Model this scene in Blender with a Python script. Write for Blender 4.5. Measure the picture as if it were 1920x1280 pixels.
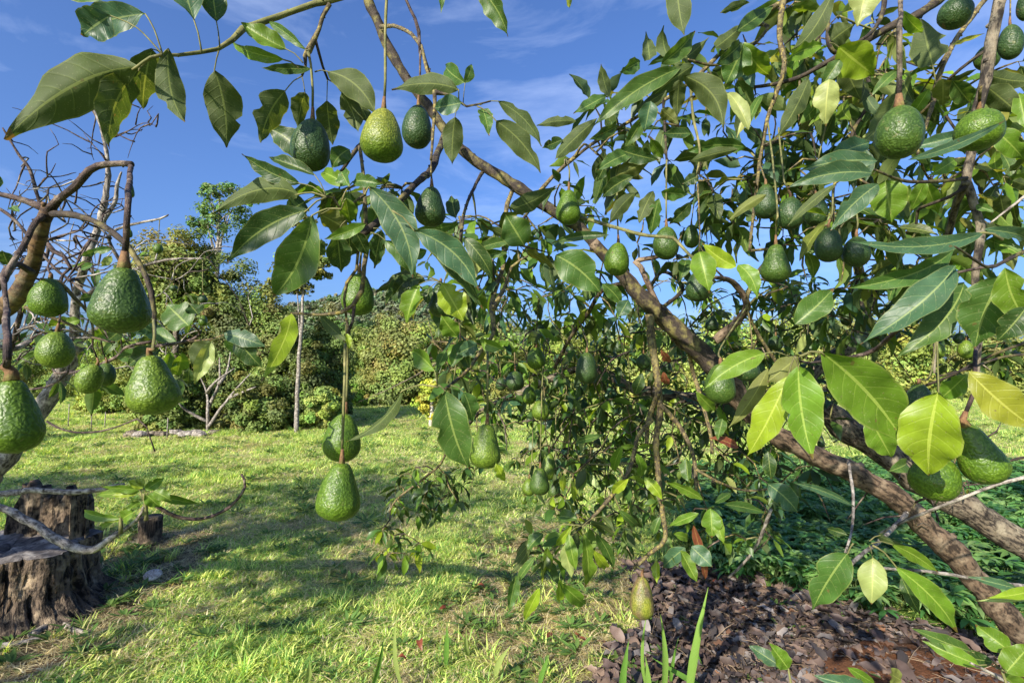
import bpy, math, random
import numpy as np
from mathutils import Vector, Matrix, noise as mnoise
R = math.radians
random.seed(11)
rng = np.random.default_rng(11)
scene = bpy.context.scene
C = scene.collection
for o in list(bpy.data.objects): bpy.data.objects.remove(o)

# ---------------------------------------------------------------- camera, world, sun, exposure
CAM = Vector((0, 0, 1.45)); PITCH = math.atan(60 / 960); FPX = 960.0
cam_data = bpy.data.cameras.new('camera'); cam = bpy.data.objects.new('camera', cam_data); C.objects.link(cam)
cam_data.sensor_width = 36; cam_data.lens = 18; cam_data.clip_end = 2000; cam_data.clip_start = 0.02
cam.location = CAM; cam.rotation_euler = (math.pi / 2 + PITCH, 0, 0)
scene.camera = cam

SUN_EL, SUN_AZ = R(27), R(-32)      # the sun stands behind the camera and to its left
to_sun = Vector((math.sin(SUN_AZ) * math.cos(SUN_EL), -math.cos(SUN_AZ) * math.cos(SUN_EL), math.sin(SUN_EL)))
world = bpy.data.worlds.new('World'); scene.world = world; world.use_nodes = True
wn, wl = world.node_tree.nodes, world.node_tree.links
wn.clear()
w_out = wn.new('ShaderNodeOutputWorld'); w_bg = wn.new('ShaderNodeBackground'); w_bg.inputs['Strength'].default_value = 0.13
w_sky = wn.new('ShaderNodeTexSky'); w_sky.sky_type = 'NISHITA'; w_sky.sun_disc = False
w_sky.sun_elevation = SUN_EL; w_sky.sun_rotation = math.atan2(to_sun.x, to_sun.y)
w_sky.air_density = 1.0; w_sky.dust_density = 3.2; w_sky.ozone_density = 4.0
w_tc = wn.new('ShaderNodeTexCoord'); w_map = wn.new('ShaderNodeMapping')
w_map.inputs['Scale'].default_value = (1.3, 1.3, 5.0); w_map.inputs['Rotation'].default_value = (0, R(24), 0)
w_no = wn.new('ShaderNodeTexNoise'); w_no.inputs['Scale'].default_value = 2.2; w_no.inputs['Detail'].default_value = 7; w_no.inputs['Roughness'].default_value = 0.6
w_no.inputs['Distortion'].default_value = 0.5
w_rp = wn.new('ShaderNodeValToRGB'); w_rp.color_ramp.elements[0].position = 0.50; w_rp.color_ramp.elements[1].position = 0.85
w_rp.color_ramp.elements[1].color = (0.26, 0.26, 0.26, 1)
w_mix = wn.new('ShaderNodeMixRGB'); w_mix.inputs['Color2'].default_value = (4.6, 5.2, 6.6, 1)
w_gain = wn.new('ShaderNodeMixRGB'); w_gain.blend_type = 'MULTIPLY'; w_gain.inputs['Fac'].default_value = 1; w_gain.inputs['Color2'].default_value = (.42, .53, .74, 1)
wl.new(w_tc.outputs['Generated'], w_map.inputs['Vector']); wl.new(w_map.outputs[0], w_no.inputs['Vector'])
wl.new(w_no.outputs['Fac'], w_rp.inputs['Fac']); wl.new(w_rp.outputs['Color'], w_mix.inputs['Fac'])
wl.new(w_sky.outputs[0], w_gain.inputs['Color1']); wl.new(w_gain.outputs[0], w_mix.inputs['Color1'])
wl.new(w_mix.outputs[0], w_bg.inputs['Color']); wl.new(w_bg.outputs[0], w_out.inputs['Surface'])

sun_d = bpy.data.lights.new('sun', 'SUN'); sun_d.energy = 5.0; sun_d.angle = R(0.53); sun_d.color = (1.0, 0.90, 0.74)
sun = bpy.data.objects.new('sun', sun_d); C.objects.link(sun); sun.rotation_euler = to_sun.to_track_quat('Z', 'Y').to_euler(); sun.location = (-4, -6, 9)
vs = scene.view_settings; vs.view_transform = 'Standard'; vs.look = 'None'; vs.gamma = 1; vs.exposure = 1.32; vs.use_curve_mapping = False
scene.render.engine = 'CYCLES'
scene.cycles.max_bounces = 8; scene.cycles.diffuse_bounces = 4; scene.cycles.transmission_bounces = 4; scene.cycles.transparent_max_bounces = 4

# ---------------------------------------------------------------- helpers
cp, sp_ = math.cos(PITCH), math.sin(PITCH)
def P(px, py, d):
    x = (px - 960) / FPX * d; u = (640 - py) / FPX * d
    return Vector((x, d * cp - u * sp_, CAM.z + d * sp_ + u * cp))
def pix(v):
    x, y, z = v[0], v[1], v[2] - CAM.z
    d = y * cp + z * sp_; u = -y * sp_ + z * cp
    if d < 1e-3: return (-9999, -9999, d)
    return (960 + x / d * FPX, 640 - u / d * FPX, d)
def G(px, py, z=0.0):
    a = P(px, py, 1.0) - CAM
    t = (z - CAM.z) / a.z
    return CAM + a * t
def N3(x, y=0, z=0, s=1.0): return mnoise.noise(Vector((x * s, y * s, z * s)))

class MB:
    def __init__(s): s.v = []; s.f = []; s.uv = []; s.t = []; s.mi = []; s.mats = []
    def mat(s, m):
        if m not in s.mats: s.mats.append(m)
        return s.mats.index(m)
    def add(s, verts, faces, uvs, tint, m):
        """uvs: one per vertex; tint: one colour or one per vertex"""
        b = len(s.v); k = s.mat(m)
        s.v.extend(verts); s.uv.extend(uvs)
        if isinstance(tint[0], (int, float)): s.t.extend([tint] * len(verts))
        else: s.t.extend(tint)
        for f in faces: s.f.append(tuple(b + i for i in f)); s.mi.append(k)
    def build(s, name, parent=None, origin=(0, 0, 0), label=None, smooth=True, kind=None):
        org = Vector(origin)
        me = bpy.data.meshes.new(name)
        V = np.array([tuple(v) for v in s.v], dtype=np.float64).reshape(-1, 3) - np.array(tuple(org))
        me.from_pydata(V.tolist(), [], s.f)
        me.polygons.foreach_set('material_index', s.mi)
        if smooth: me.polygons.foreach_set('use_smooth', [True] * len(s.f))
        li = np.zeros(len(me.loops), dtype=np.int32); me.loops.foreach_get('vertex_index', li)
        uvl = me.uv_layers.new(name='UVMap')
        uvl.data.foreach_set('uv', np.array(s.uv, dtype=np.float32)[li].ravel())
        ca = me.color_attributes.new('tint', 'FLOAT_COLOR', 'POINT')
        T = np.ones((len(s.v), 4), dtype=np.float32); T[:, :3] = np.array([t[:3] for t in s.t], dtype=np.float32)
        ca.data.foreach_set('color', T.ravel())
        for m in s.mats: me.materials.append(m)
        me.update()
        ob = bpy.data.objects.new(name, me); C.objects.link(ob)
        if parent is not None:
            ob.parent = parent
            base = Vector(parent.location)
            if parent.parent is not None: base = base + Vector(parent.parent.location)
            ob.location = org - base
        else: ob.location = org
        if label: ob['label'] = label
        if kind: ob['kind'] = kind
        return ob

def tag(o, label=None, cat=None, group=None, kind=None):
    if label: o['label'] = label
    if cat: o['category'] = cat
    if group: o['group'] = group
    if kind: o['kind'] = kind
    return o
def empty(name, loc, label, cat, group=None):
    o = bpy.data.objects.new(name, None); C.objects.link(o); o.location = loc; o.empty_display_size = 0.1
    return tag(o, label, cat, group)

# ---------------------------------------------------------------- materials
def newmat(name):
    m = bpy.data.materials.new(name); m.use_nodes = True; m.node_tree.nodes.clear(); return m, m.node_tree.nodes, m.node_tree.links
def mth(n, l, op, a, b=None, c=None, clamp=False):
    x = n.new('ShaderNodeMath'); x.operation = op; x.use_clamp = clamp
    for i, q in enumerate((a, b, c)):
        if q is None: continue
        if isinstance(q, (int, float)): x.inputs[i].default_value = q
        else: l.new(q, x.inputs[i])
    return x.outputs[0]
def mixc(n, l, fac, a, b, mode='MIX'):
    x = n.new('ShaderNodeMixRGB'); x.blend_type = mode
    for i, q in enumerate((fac, a, b)):
        if isinstance(q, (int, float)): x.inputs[i].default_value = q
        elif isinstance(q, tuple): x.inputs[i].default_value = (*q[:3], 1)
        else: l.new(q, x.inputs[i])
    return x.outputs[0]
def noise_(n, l, vec, scale, detail=4, rough=0.55):
    x = n.new('ShaderNodeTexNoise'); x.inputs['Scale'].default_value = scale; x.inputs['Detail'].default_value = detail; x.inputs['Roughness'].default_value = rough
    if vec is not None: l.new(vec, x.inputs['Vector'])
    return x.outputs['Fac']
def ramp(n, l, fac, pts):
    x = n.new('ShaderNodeValToRGB'); l.new(fac, x.inputs[0]); cr = x.color_ramp
    while len(cr.elements) < len(pts): cr.elements.new(0.5)
    for e, (p, c) in zip(cr.elements, pts):
        e.position = p; e.color = (*c, 1) if isinstance(c, tuple) else (c, c, c, 1)
    return x.outputs[0]

def leaf_material(name, veins=True, gloss=0.45, trans=0.38, spots=True):
    m, n, l = newmat(name)
    out = n.new('ShaderNodeOutputMaterial')
    at = n.new('ShaderNodeAttribute'); at.attribute_name = 'tint'
    geo = n.new('ShaderNodeNewGeometry'); tc = n.new('ShaderNodeTexCoord')
    col = at.outputs['Color']
    nz = noise_(n, l, geo.outputs['Position'], 38, 3)
    col = mixc(n, l, 1.0, col, ramp(n, l, nz, [(0.25, 0.75), (0.75, 1.25)]), 'MULTIPLY')
    bump_h = None
    if veins:
        uvn = n.new('ShaderNodeUVMap'); uvn.uv_map = 'UVMap'
        sx = n.new('ShaderNodeSeparateXYZ'); l.new(uvn.outputs[0], sx.inputs[0])
        u, v = sx.outputs[0], sx.outputs[1]
        uc = mth(n, l, 'SUBTRACT', u, 0.5); a = mth(n, l, 'MULTIPLY', mth(n, l, 'ABSOLUTE', uc), 2.0)
        side = mth(n, l, 'MULTIPLY', mth(n, l, 'GREATER_THAN', uc, 0.0), 0.47)
        ph = mth(n, l, 'ADD', mth(n, l, 'MULTIPLY', mth(n, l, 'SUBTRACT', v, mth(n, l, 'MULTIPLY', mth(n, l, 'POWER', a, 1.35), 0.16)), 8.0), side)
        fr = mth(n, l, 'ABSOLUTE', mth(n, l, 'SUBTRACT', mth(n, l, 'FRACT', ph), 0.5))
        sec = mth(n, l, 'MULTIPLY', mth(n, l, 'LESS_THAN', fr, 0.032), mth(n, l, 'SUBTRACT', 1.0, a))
        mid = mth(n, l, 'LESS_THAN', a, 0.055)
        vein = mth(n, l, 'MAXIMUM', mth(n, l, 'MULTIPLY', sec, 0.6), mid, clamp=True)
        vcol = mixc(n, l, 0.5, mixc(n, l, 1.0, at.outputs['Color'], (2.1, 1.9, 2.0), 'MULTIPLY'), (0.24, 0.27, 0.08))
        col = mixc(n, l, vein, col, vcol)
        edge = mth(n, l, 'MULTIPLY', mth(n, l, 'GREATER_THAN', a, 0.93), 0.35)
        col = mixc(n, l, edge, col, (0.2, 0.22, 0.06))
        bump_h = mth(n, l, 'ADD', mth(n, l, 'MULTIPLY', mth(n, l, 'MINIMUM', fr, 0.12), 1.6), mth(n, l, 'MULTIPLY', nz, 0.5))
    if spots:
        nz2 = noise_(n, l, geo.outputs['Position'], 210, 2)
        col = mixc(n, l, mth(n, l, 'MULTIPLY', mth(n, l, 'GREATER_THAN', nz2, 0.73), 0.55), col, (0.06, 0.035, 0.015))
    if veins:
        nzb = noise_(n, l, geo.outputs['Position'], 16, 2)
        tip = mth(n, l, 'MULTIPLY', mth(n, l, 'GREATER_THAN', mth(n, l, 'ADD', v, mth(n, l, 'MULTIPLY', nzb, .22)), 1.075), .8)
        col = mixc(n, l, tip, col, (0.11, 0.055, 0.02))
        nzs = noise_(n, l, geo.outputs['Position'], 75, 2)
        col = mixc(n, l, mth(n, l, 'MULTIPLY', mth(n, l, 'GREATER_THAN', nzs, 0.735), .7), col, (0.10, 0.07, 0.025))
        nzd = noise_(n, l, geo.outputs['Position'], 420, 2)
        col = mixc(n, l, mth(n, l, 'MULTIPLY', mth(n, l, 'GREATER_THAN', nzd, 0.66), .35), col, (0.25, 0.25, 0.15))
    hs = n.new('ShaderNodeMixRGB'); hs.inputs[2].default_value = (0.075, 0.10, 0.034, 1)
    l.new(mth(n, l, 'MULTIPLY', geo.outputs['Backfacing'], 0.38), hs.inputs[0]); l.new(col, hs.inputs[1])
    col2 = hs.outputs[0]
    bs = n.new('ShaderNodeBsdfPrincipled'); l.new(col2, bs.inputs['Base Color'])
    l.new(mth(n, l, 'ADD', gloss, mth(n, l, 'MULTIPLY', geo.outputs['Backfacing'], 0.25)), bs.inputs['Roughness'])
    bs.inputs['Specular IOR Level'].default_value = 0.36
    tr = n.new('ShaderNodeBsdfTranslucent')
    tcol = mixc(n, l, 1.0, col, (2.0, 1.75, 0.75), 'MULTIPLY'); l.new(tcol, tr.inputs['Color'])
    if bump_h is not None:
        b = n.new('ShaderNodeBump'); b.inputs['Strength'].default_value = 0.5; b.inputs['Distance'].default_value = 0.0022
        l.new(bump_h, b.inputs['Height']); l.new(b.outputs[0], bs.inputs['Normal'])
    mx = n.new('ShaderNodeMixShader'); mx.inputs[0].default_value = trans
    l.new(bs.outputs[0], mx.inputs[1]); l.new(tr.outputs[0], mx.inputs[2]); l.new(mx.outputs[0], out.inputs['Surface'])
    return m

def plant_material(name, trans=0.3, rough=0.55, rand=0.35, spec=0.3):
    m, n, l = newmat(name)
    out = n.new('ShaderNodeOutputMaterial'); at = n.new('ShaderNodeAttribute'); at.attribute_name = 'tint'
    oi = n.new('ShaderNodeObjectInfo'); geo = n.new('ShaderNodeNewGeometry')
    k = mth(n, l, 'ADD', mth(n, l, 'MULTIPLY', oi.outputs['Random'], rand * 2), 1 - rand)
    nz = noise_(n, l, geo.outputs['Position'], 0.9, 3)
    k2 = mth(n, l, 'MULTIPLY', k, mth(n, l, 'ADD', mth(n, l, 'MULTIPLY', nz, 0.7), 0.65))
    cc = n.new('ShaderNodeCombineXYZ'); l.new(k2, cc.inputs[0]); l.new(k2, cc.inputs[1]); l.new(k2, cc.inputs[2])
    col = mixc(n, l, 1.0, at.outputs['Color'], cc.outputs[0], 'MULTIPLY')
    bs = n.new('ShaderNodeBsdfPrincipled'); l.new(col, bs.inputs['Base Color']); bs.inputs['Roughness'].default_value = rough; bs.inputs['Specular IOR Level'].default_value = spec
    tr = n.new('ShaderNodeBsdfTranslucent'); l.new(mixc(n, l, 1.0, col, (1.6, 1.5, 0.7), 'MULTIPLY'), tr.inputs['Color'])
    mx = n.new('ShaderNodeMixShader'); mx.inputs[0].default_value = trans
    l.new(bs.outputs[0], mx.inputs[1]); l.new(tr.outputs[0], mx.inputs[2]); l.new(mx.outputs[0], out.inputs['Surface'])
    return m

def bark_material(name, base, dark, light, scale=1.0, along=6.0, rings=0.0, contrast=(0.42, 0.6), lich=None, bumpd=0.004):
    """UV: x = metres round the stem, y = metres along it"""
    m, n, l = newmat(name)
    out = n.new('ShaderNodeOutputMaterial'); uvn = n.new('ShaderNodeUVMap'); uvn.uv_map = 'UVMap'
    mp = n.new('ShaderNodeMapping'); l.new(uvn.outputs[0], mp.inputs['Vector'])
    mp.inputs['Scale'].default_value = (1, 1 / along, 1) if rings == 0 else (0.25, 1.0, 1)
    f1 = noise_(n, l, mp.outputs[0], 90 * scale, 6, 0.65)
    geo = n.new('ShaderNodeTexCoord'); pos = geo.outputs['Object']
    f2 = noise_(n, l, pos, 22 * scale, 5, 0.6); f3 = noise_(n, l, pos, 70 * scale, 4, 0.6)
    col = mixc(n, l, ramp(n, l, f1, [(contrast[0], 0.0), (contrast[1], 1.0)]), dark, base)
    col = mixc(n, l, ramp(n, l, f2, [(0.5, 0.0), (0.66, 1.0)]), col, light)
    if lich is not None:
        col = mixc(n, l, ramp(n, l, f3, [(0.52, 0.0), (0.64, 0.85)]), col, lich)
    col = mixc(n, l, ramp(n, l, f3, [(0.30, 0.8), (0.40, 0.0)]), col, tuple(c * 0.35 for c in dark))
    bs = n.new('ShaderNodeBsdfPrincipled'); l.new(col, bs.inputs['Base Color']); bs.inputs['Roughness'].default_value = 0.8; bs.inputs['Specular IOR Level'].default_value = 0.25
    b = n.new('ShaderNodeBump'); b.inputs['Strength'].default_value = 0.9; b.inputs['Distance'].default_value = bumpd
    l.new(mth(n, l, 'ADD', f1, mth(n, l, 'MULTIPLY', f3, 0.8)), b.inputs['Height']); l.new(b.outputs[0], bs.inputs['Normal'])
    l.new(bs.outputs[0], out.inputs['Surface'])
    return m

def skin_material():
    m, n, l = newmat('avocado_skin')
    out = n.new('ShaderNodeOutputMaterial'); tc = n.new('ShaderNodeTexCoord'); at = n.new('ShaderNodeAttribute'); at.attribute_name = 'tint'
    pos = tc.outputs['Object']
    wob = n.new('ShaderNodeTexNoise'); wob.inputs['Scale'].default_value = 90; l.new(pos, wob.inputs['Vector'])
    pv = mixc(n, l, 0.012, pos, wob.outputs['Color'], 'ADD')
    vo = n.new('ShaderNodeTexVoronoi'); vo.feature = 'SMOOTH_F1'; vo.inputs['Scale'].default_value = 260; vo.inputs['Smoothness'].default_value = 0.35; l.new(pv, vo.inputs['Vector'])
    h = mth(n, l, 'SUBTRACT', 1.0, vo.outputs['Distance'])
    big = noise_(n, l, pos, 26, 4); mid = noise_(n, l, pos, 120, 3)
    col = mixc(n, l, ramp(n, l, h, [(0.35, 0.0), (0.75, 1.0)]), mixc(n, l, 1.0, at.outputs['Color'], (0.52, 0.58, 0.5), 'MULTIPLY'), at.outputs['Color'])
    col = mixc(n, l, 1.0, col, ramp(n, l, big, [(0.3, (0.7, 0.78, 0.8)), (0.7, (1.3, 1.2, 1.0))]), 'MULTIPLY')
    col = mixc(n, l, ramp(n, l, mid, [(0.64, 0.0), (0.70, 0.55)]), col, (0.13, 0.13, 0.05))
    scar = noise_(n, l, pos, 34, 5, .7)
    col = mixc(n, l, ramp(n, l, scar, [(0.61, 0.0), (0.66, 0.75)]), col, (0.11, 0.065, 0.03))
    bs = n.new('ShaderNodeBsdfPrincipled'); l.new(col, bs.inputs['Base Color']); bs.inputs['Roughness'].default_value = 0.45; bs.inputs['Specular IOR Level'].default_value = 0.32
    b = n.new('ShaderNodeBump'); b.inputs['Strength'].default_value = 0.75; b.inputs['Distance'].default_value = 0.0013
    l.new(mth(n, l, 'ADD', h, mth(n, l, 'MULTIPLY', big, 1.2)), b.inputs['Height']); l.new(b.outputs[0], bs.inputs['Normal'])
    l.new(bs.outputs[0], out.inputs['Surface'])
    return m

M_LEAF = leaf_material('avocado_leaf'); M_LEAF_FAR = leaf_material('avocado_leaf_small', veins=False, gloss=0.42)
M_PLANT = plant_material('grass_blades', 0.42, 0.5, 0.3); M_TREE = plant_material('tree_foliage', 0.25, 0.6, 0.15, 0.2)
M_DEADLEAF = plant_material('dead_leaf', 0.05, 0.6, 0.4, 0.35)
M_SKIN = skin_material()
B_LIMB = bark_material('limb_bark', (0.115, 0.08, 0.053), (0.025, 0.017, 0.012), (0.19, 0.145, 0.10), 0.8, 4, contrast=(.44, .56))
B_OLD = bark_material('old_bark', (0.12, 0.098, 0.07), (0.02, 0.016, 0.013), (0.19, 0.165, 0.12), 0.7, 3, contrast=(.45, .55), bumpd=0.008)
B_DARK = bark_material('dark_bark', (0.045, 0.034, 0.025), (0.018, 0.014, 0.012), (0.13, 0.115, 0.04), 1.2, 4)
B_LICH = bark_material('lichen_bark', (0.10, 0.08, 0.045), (0.035, 0.027, 0.018), (0.15, 0.13, 0.06), 1.6, 3, lich=(0.24, 0.195, 0.055))
B_GREEN = bark_material('green_stem', (0.13, 0.135, 0.045), (0.07, 0.07, 0.028), (0.19, 0.17, 0.075), 1.6, 6, bumpd=0.001)
B_PURPLE = bark_material('purple_stem', (0.065, 0.043, 0.038), (0.02, 0.014, 0.014), (0.15, 0.12, 0.095), 1.3, 3, contrast=(.45, .56), bumpd=0.005)
B_PALE = bark_material('pale_bark', (0.25, 0.225, 0.20), (0.05, 0.042, 0.036), (0.37, 0.34, 0.30), 0.9, 3)
B_RING = bark_material('ringed_bark', (0.125, 0.075, 0.035), (0.03, 0.018, 0.012), (0.12, 0.105, 0.06), 0.9, 1, rings=1.0)
B_STUMP = bark_material('weathered_wood', (0.115, 0.085, 0.06), (0.008, 0.006, 0.005), (0.27, 0.21, 0.14), 0.5, 5, contrast=(0.45, 0.56), bumpd=0.03)
B_CAP = bark_material('fruit_stalk', (0.17, 0.10, 0.045), (0.09, 0.045, 0.025), (0.20, 0.17, 0.06), 2.0, 2, bumpd=0.0008)
B_WHITE = bark_material('whitewashed_bark', (0.50, 0.46, 0.40), (0.25, 0.20, 0.16), (0.62, 0.59, 0.53), 0.5, 2)

TONES = {'U': (.040, .066, .013), 'D': (.026, .058, .013), 'G': (.046, .098, .018), 'B': (.040, .092, .045), 'Y': (.17, .245, .014),
         'L': (.088, .165, .014), 'O': (.125, .140, .026), 'R': (.17, .05, .028), 'S': (.22, .27, .09), 'A': (.20, .20, .02)}  # U is darkened for shade, B blued for skylight, in the colour itself
def tone(k, j=0.12):
    c = TONES[k]; s = 1 + random.uniform(-j, j)
    return (c[0] * s * (1 + random.uniform(-j, j) * .6), c[1] * s, c[2] * s)

# ---------------------------------------------------------------- tubes and leaves
def spline(pts, rs, step=0.02, jitter=0.0):
    """Catmull-Rom through pts (Vectors) with radii"""
    out, ro = [], []
    n = len(pts)
    for i in range(n - 1):
        p0 = pts[max(i - 1, 0)]; p1 = pts[i]; p2 = pts[i + 1]; p3 = pts[min(i + 2, n - 1)]
        k = max(1, min(14, int((p2 - p1).length / step)))
        for j in range(k):
            t = j / k; t2 = t * t; t3 = t2 * t
            q = 0.5 * ((2 * p1) + (p2 - p0) * t + (2 * p0 - 5 * p1 + 4 * p2 - p3) * t2 + (3 * p1 - p0 - 3 * p2 + p3) * t3)
            r = rs[i] * (1 - t) + rs[i + 1] * t
            if jitter: q = q + Vector((N3(q.x, q.y, q.z, 9), N3(q.y, q.z, q.x + 5, 9), N3(q.z, q.x, q.y + 9, 9))) * jitter * r
            out.append(q); ro.append(r)
    out.append(pts[-1].copy()); ro.append(rs[-1])
    return out, ro
def tube(mb, pts, rs, m, sides=7, lump=0.12, cap=True, tint=(1, 1, 1)):
    n = len(pts); verts = []; uvs = []; faces = []
    T0 = (pts[1] - pts[0]).normalized()
    ref = Vector((0, 0, 1)) if abs(T0.z) < 0.9 else Vector((1, 0, 0))
    S = T0.cross(ref).normalized(); L = 0.0
    for i in range(n):
        T = (pts[min(i + 1, n - 1)] - pts[max(i - 1, 0)])
        T = T.normalized() if T.length > 1e-9 else T0
        S = (S - T * S.dot(T)); S = S.normalized() if S.length > 1e-6 else T.orthogonal().normalized()
        Bn = T.cross(S)
        if i: L += (pts[i] - pts[i - 1]).length
        r = rs[i]
        for k in range(sides):
            a = 2 * math.pi * k / sides
            rr = r * (1 + lump * N3(pts[i].x + math.cos(a) * r * 2, pts[i].y + math.sin(a) * r * 2, pts[i].z, 0.35 / max(r, 0.004)))
            verts.append(pts[i] + (S * math.cos(a) + Bn * math.sin(a)) * rr)
            uvs.append((abs(k / sides - 0.5) * 2 * math.pi * r, L))
    for i in range(n - 1):
        for k in range(sides):
            k2 = (k + 1) % sides
            faces.append((i * sides + k, i * sides + k2, (i + 1) * sides + k2, (i + 1) * sides + k))
    if cap:
        faces.append(tuple(range(sides))[::-1]); faces.append(tuple((n - 1) * sides + k for k in range(sides)))
    mb.add(verts, faces, uvs, tint, m)
def knobs(mb, pts, rs, m, every=0.09, size=0.5):
    """short scars and buds that make a stem knobbly"""
    acc = random.uniform(0, every)
    for i in range(1, len(pts)):
        acc += (pts[i] - pts[i - 1]).length
        if acc > every * random.uniform(.6, 1.4):
            acc = 0; T = (pts[i] - pts[i - 1]).normalized(); o = T.orthogonal().normalized()
            o.rotate(Matrix.Rotation(random.uniform(0, 6.28), 3, T))
            r = rs[i]; a = pts[i] + o * r * 0.6; b = pts[i] + o * r * (1.08 + size * .6 * random.random()) + T * r * 0.3
            tube(mb, [a, b], [r * 0.55, r * 0.28], m, 5, 0)

def leaf_profile(v): return (math.sin(math.pi * min(1, v ** 0.88)) ** 0.9) * (1.0 if v < .8 else max(0.0, 1 - ((v - .8) / .2) * .45)) if 0 < v < 1 else 0.0
def add_leaf(mb, B, T, w, N, tint, bend=0.0, curl=0.0, fold=0.25, wave=0.25, nu=2, nv=8, m=None, notch=None, wf=None, twist=0.0):
    ax = T - B; L = ax.length
    if L < 1e-5: return
    ax = ax / L
    N = (N - ax * N.dot(ax)); N = N.normalized() if N.length > 1e-5 else ax.orthogonal().normalized()
    S = ax.cross(N); S0, N0 = S, N; pw = random.uniform(.80, 1.02)
    ph1, ph2 = random.uniform(0, 6.28), random.uniform(0, 6.28); fq = wf or random.uniform(2.2, 3.6)
    verts, uvs, faces, tints = [], [], [], []
    nU = 2 * nu + 1
    for i in range(nv + 1):
        v = i / nv
        arch = 4 * v * (1 - v)
        c = B + ax * (L * v) + S0 * (bend * arch) + N0 * (curl * arch)
        hw = max(leaf_profile(v ** pw), 0.03 if i else 0.02) * w * 0.5
        if twist: ct, st = math.cos(twist * (v - .3)), math.sin(twist * (v - .3)); S = S0 * ct + N0 * st; N = N0 * ct - S0 * st
        for j in range(-nu, nu + 1):
            u = j / nu; a = abs(u); ph = ph1 if u < 0 else ph2
            h = hw * (1 + 0.045 * math.sin(fq * 6.28 * v + ph + 1.5) + 0.015 * math.sin(fq * 17 * v + ph))
            if notch and (u < 0) == (notch[0] < 0) and abs(v - notch[1]) < notch[2] * 1.6: h *= 1 - .42 * (1 - (abs(v - notch[1]) / (notch[2] * 1.6)) ** 2) * a
            z = h * fold * a + wave * w * 0.22 * a * a * math.sin(fq * 6.28 * v + ph)
            verts.append(c + S * (u * h * (1 - 0.12 * fold)) + N * z)
            uvs.append((0.5 + u * 0.5, v))
            tints.append(tint)
    for i in range(nv):
        for j in range(nU - 1):
            q = i * nU + j
            faces.append((q, q + 1, q + nU + 1, q + nU))
    mb.add(verts, faces, uvs, tints, m or M_LEAF)
# ---------------------------------------------------------------- the ground: one sheet with soil, thatch and lawn colours
def in_poly(x, y, poly):
    c = False; j = len(poly) - 1
    for i in range(len(poly)):
        xi, yi = poly[i]; xj, yj = poly[j]
        if (yi > y) != (yj > y) and x < (xj - xi) * (y - yi) / (yj - yi) + xi: c = not c
        j = i
    return c
def gpoly(pts): return [tuple(G(x, y)[:2]) for x, y in pts]
LITTER = gpoly([(1165, 1062), (1250, 1068), (1420, 1105), (1560, 1140), (1700, 1165), (1810, 1195), (1960, 1235), (2300, 1330), (2300, 1700), (1120, 1700), (1150, 1300), (1190, 1180)])
SOIL = gpoly([(1560, 1235), (1650, 1212), (1760, 1218), (1830, 1240), (1990, 1260), (1960, 1420), (1500, 1420), (1520, 1290)])
FERN = gpoly([(1290, 900), (1500, 880), (2200, 905), (2400, 1250), (1950, 1232), (1700, 1160), (1480, 1120), (1330, 1085), (1290, 1020)])
STRAW = gpoly([(880, 1010), (1010, 985), (1180, 1000), (1190, 1060), (1150, 1180), (1130, 1330), (900, 1330), (870, 1160)])
STUMPD = gpoly([(-300, 1000), (150, 985), (330, 985), (400, 1000), (420, 1030), (330, 1110), (270, 1160), (130, 1230), (-50, 1320), (-500, 1330)])
def zone(x, y, wob=0.22):
    a = x + N3(x, y, 3, 1.7) * wob + N3(x, y, 8, 6) * wob * .5; b = y + N3(x, y, 7, 1.9) * wob + N3(x, y, 4, 7) * wob * .5
    if in_poly(a, b, SOIL): return 'soil'
    if in_poly(a, b, LITTER): return 'litter'
    if in_poly(a, b, FERN): return 'fern'
    if in_poly(a, b, STUMPD): return 'dirt'
    if in_poly(a, b, STRAW): return 'straw'
    return 'lawn'
def gz(x, y):
    f = min(1.0, max(0, (math.hypot(x, y) - 1.0) / 3))
    return 0.03 * N3(x, y, 0, .8) * f + 0.012 * N3(x, y, 5, 3.2)
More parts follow.
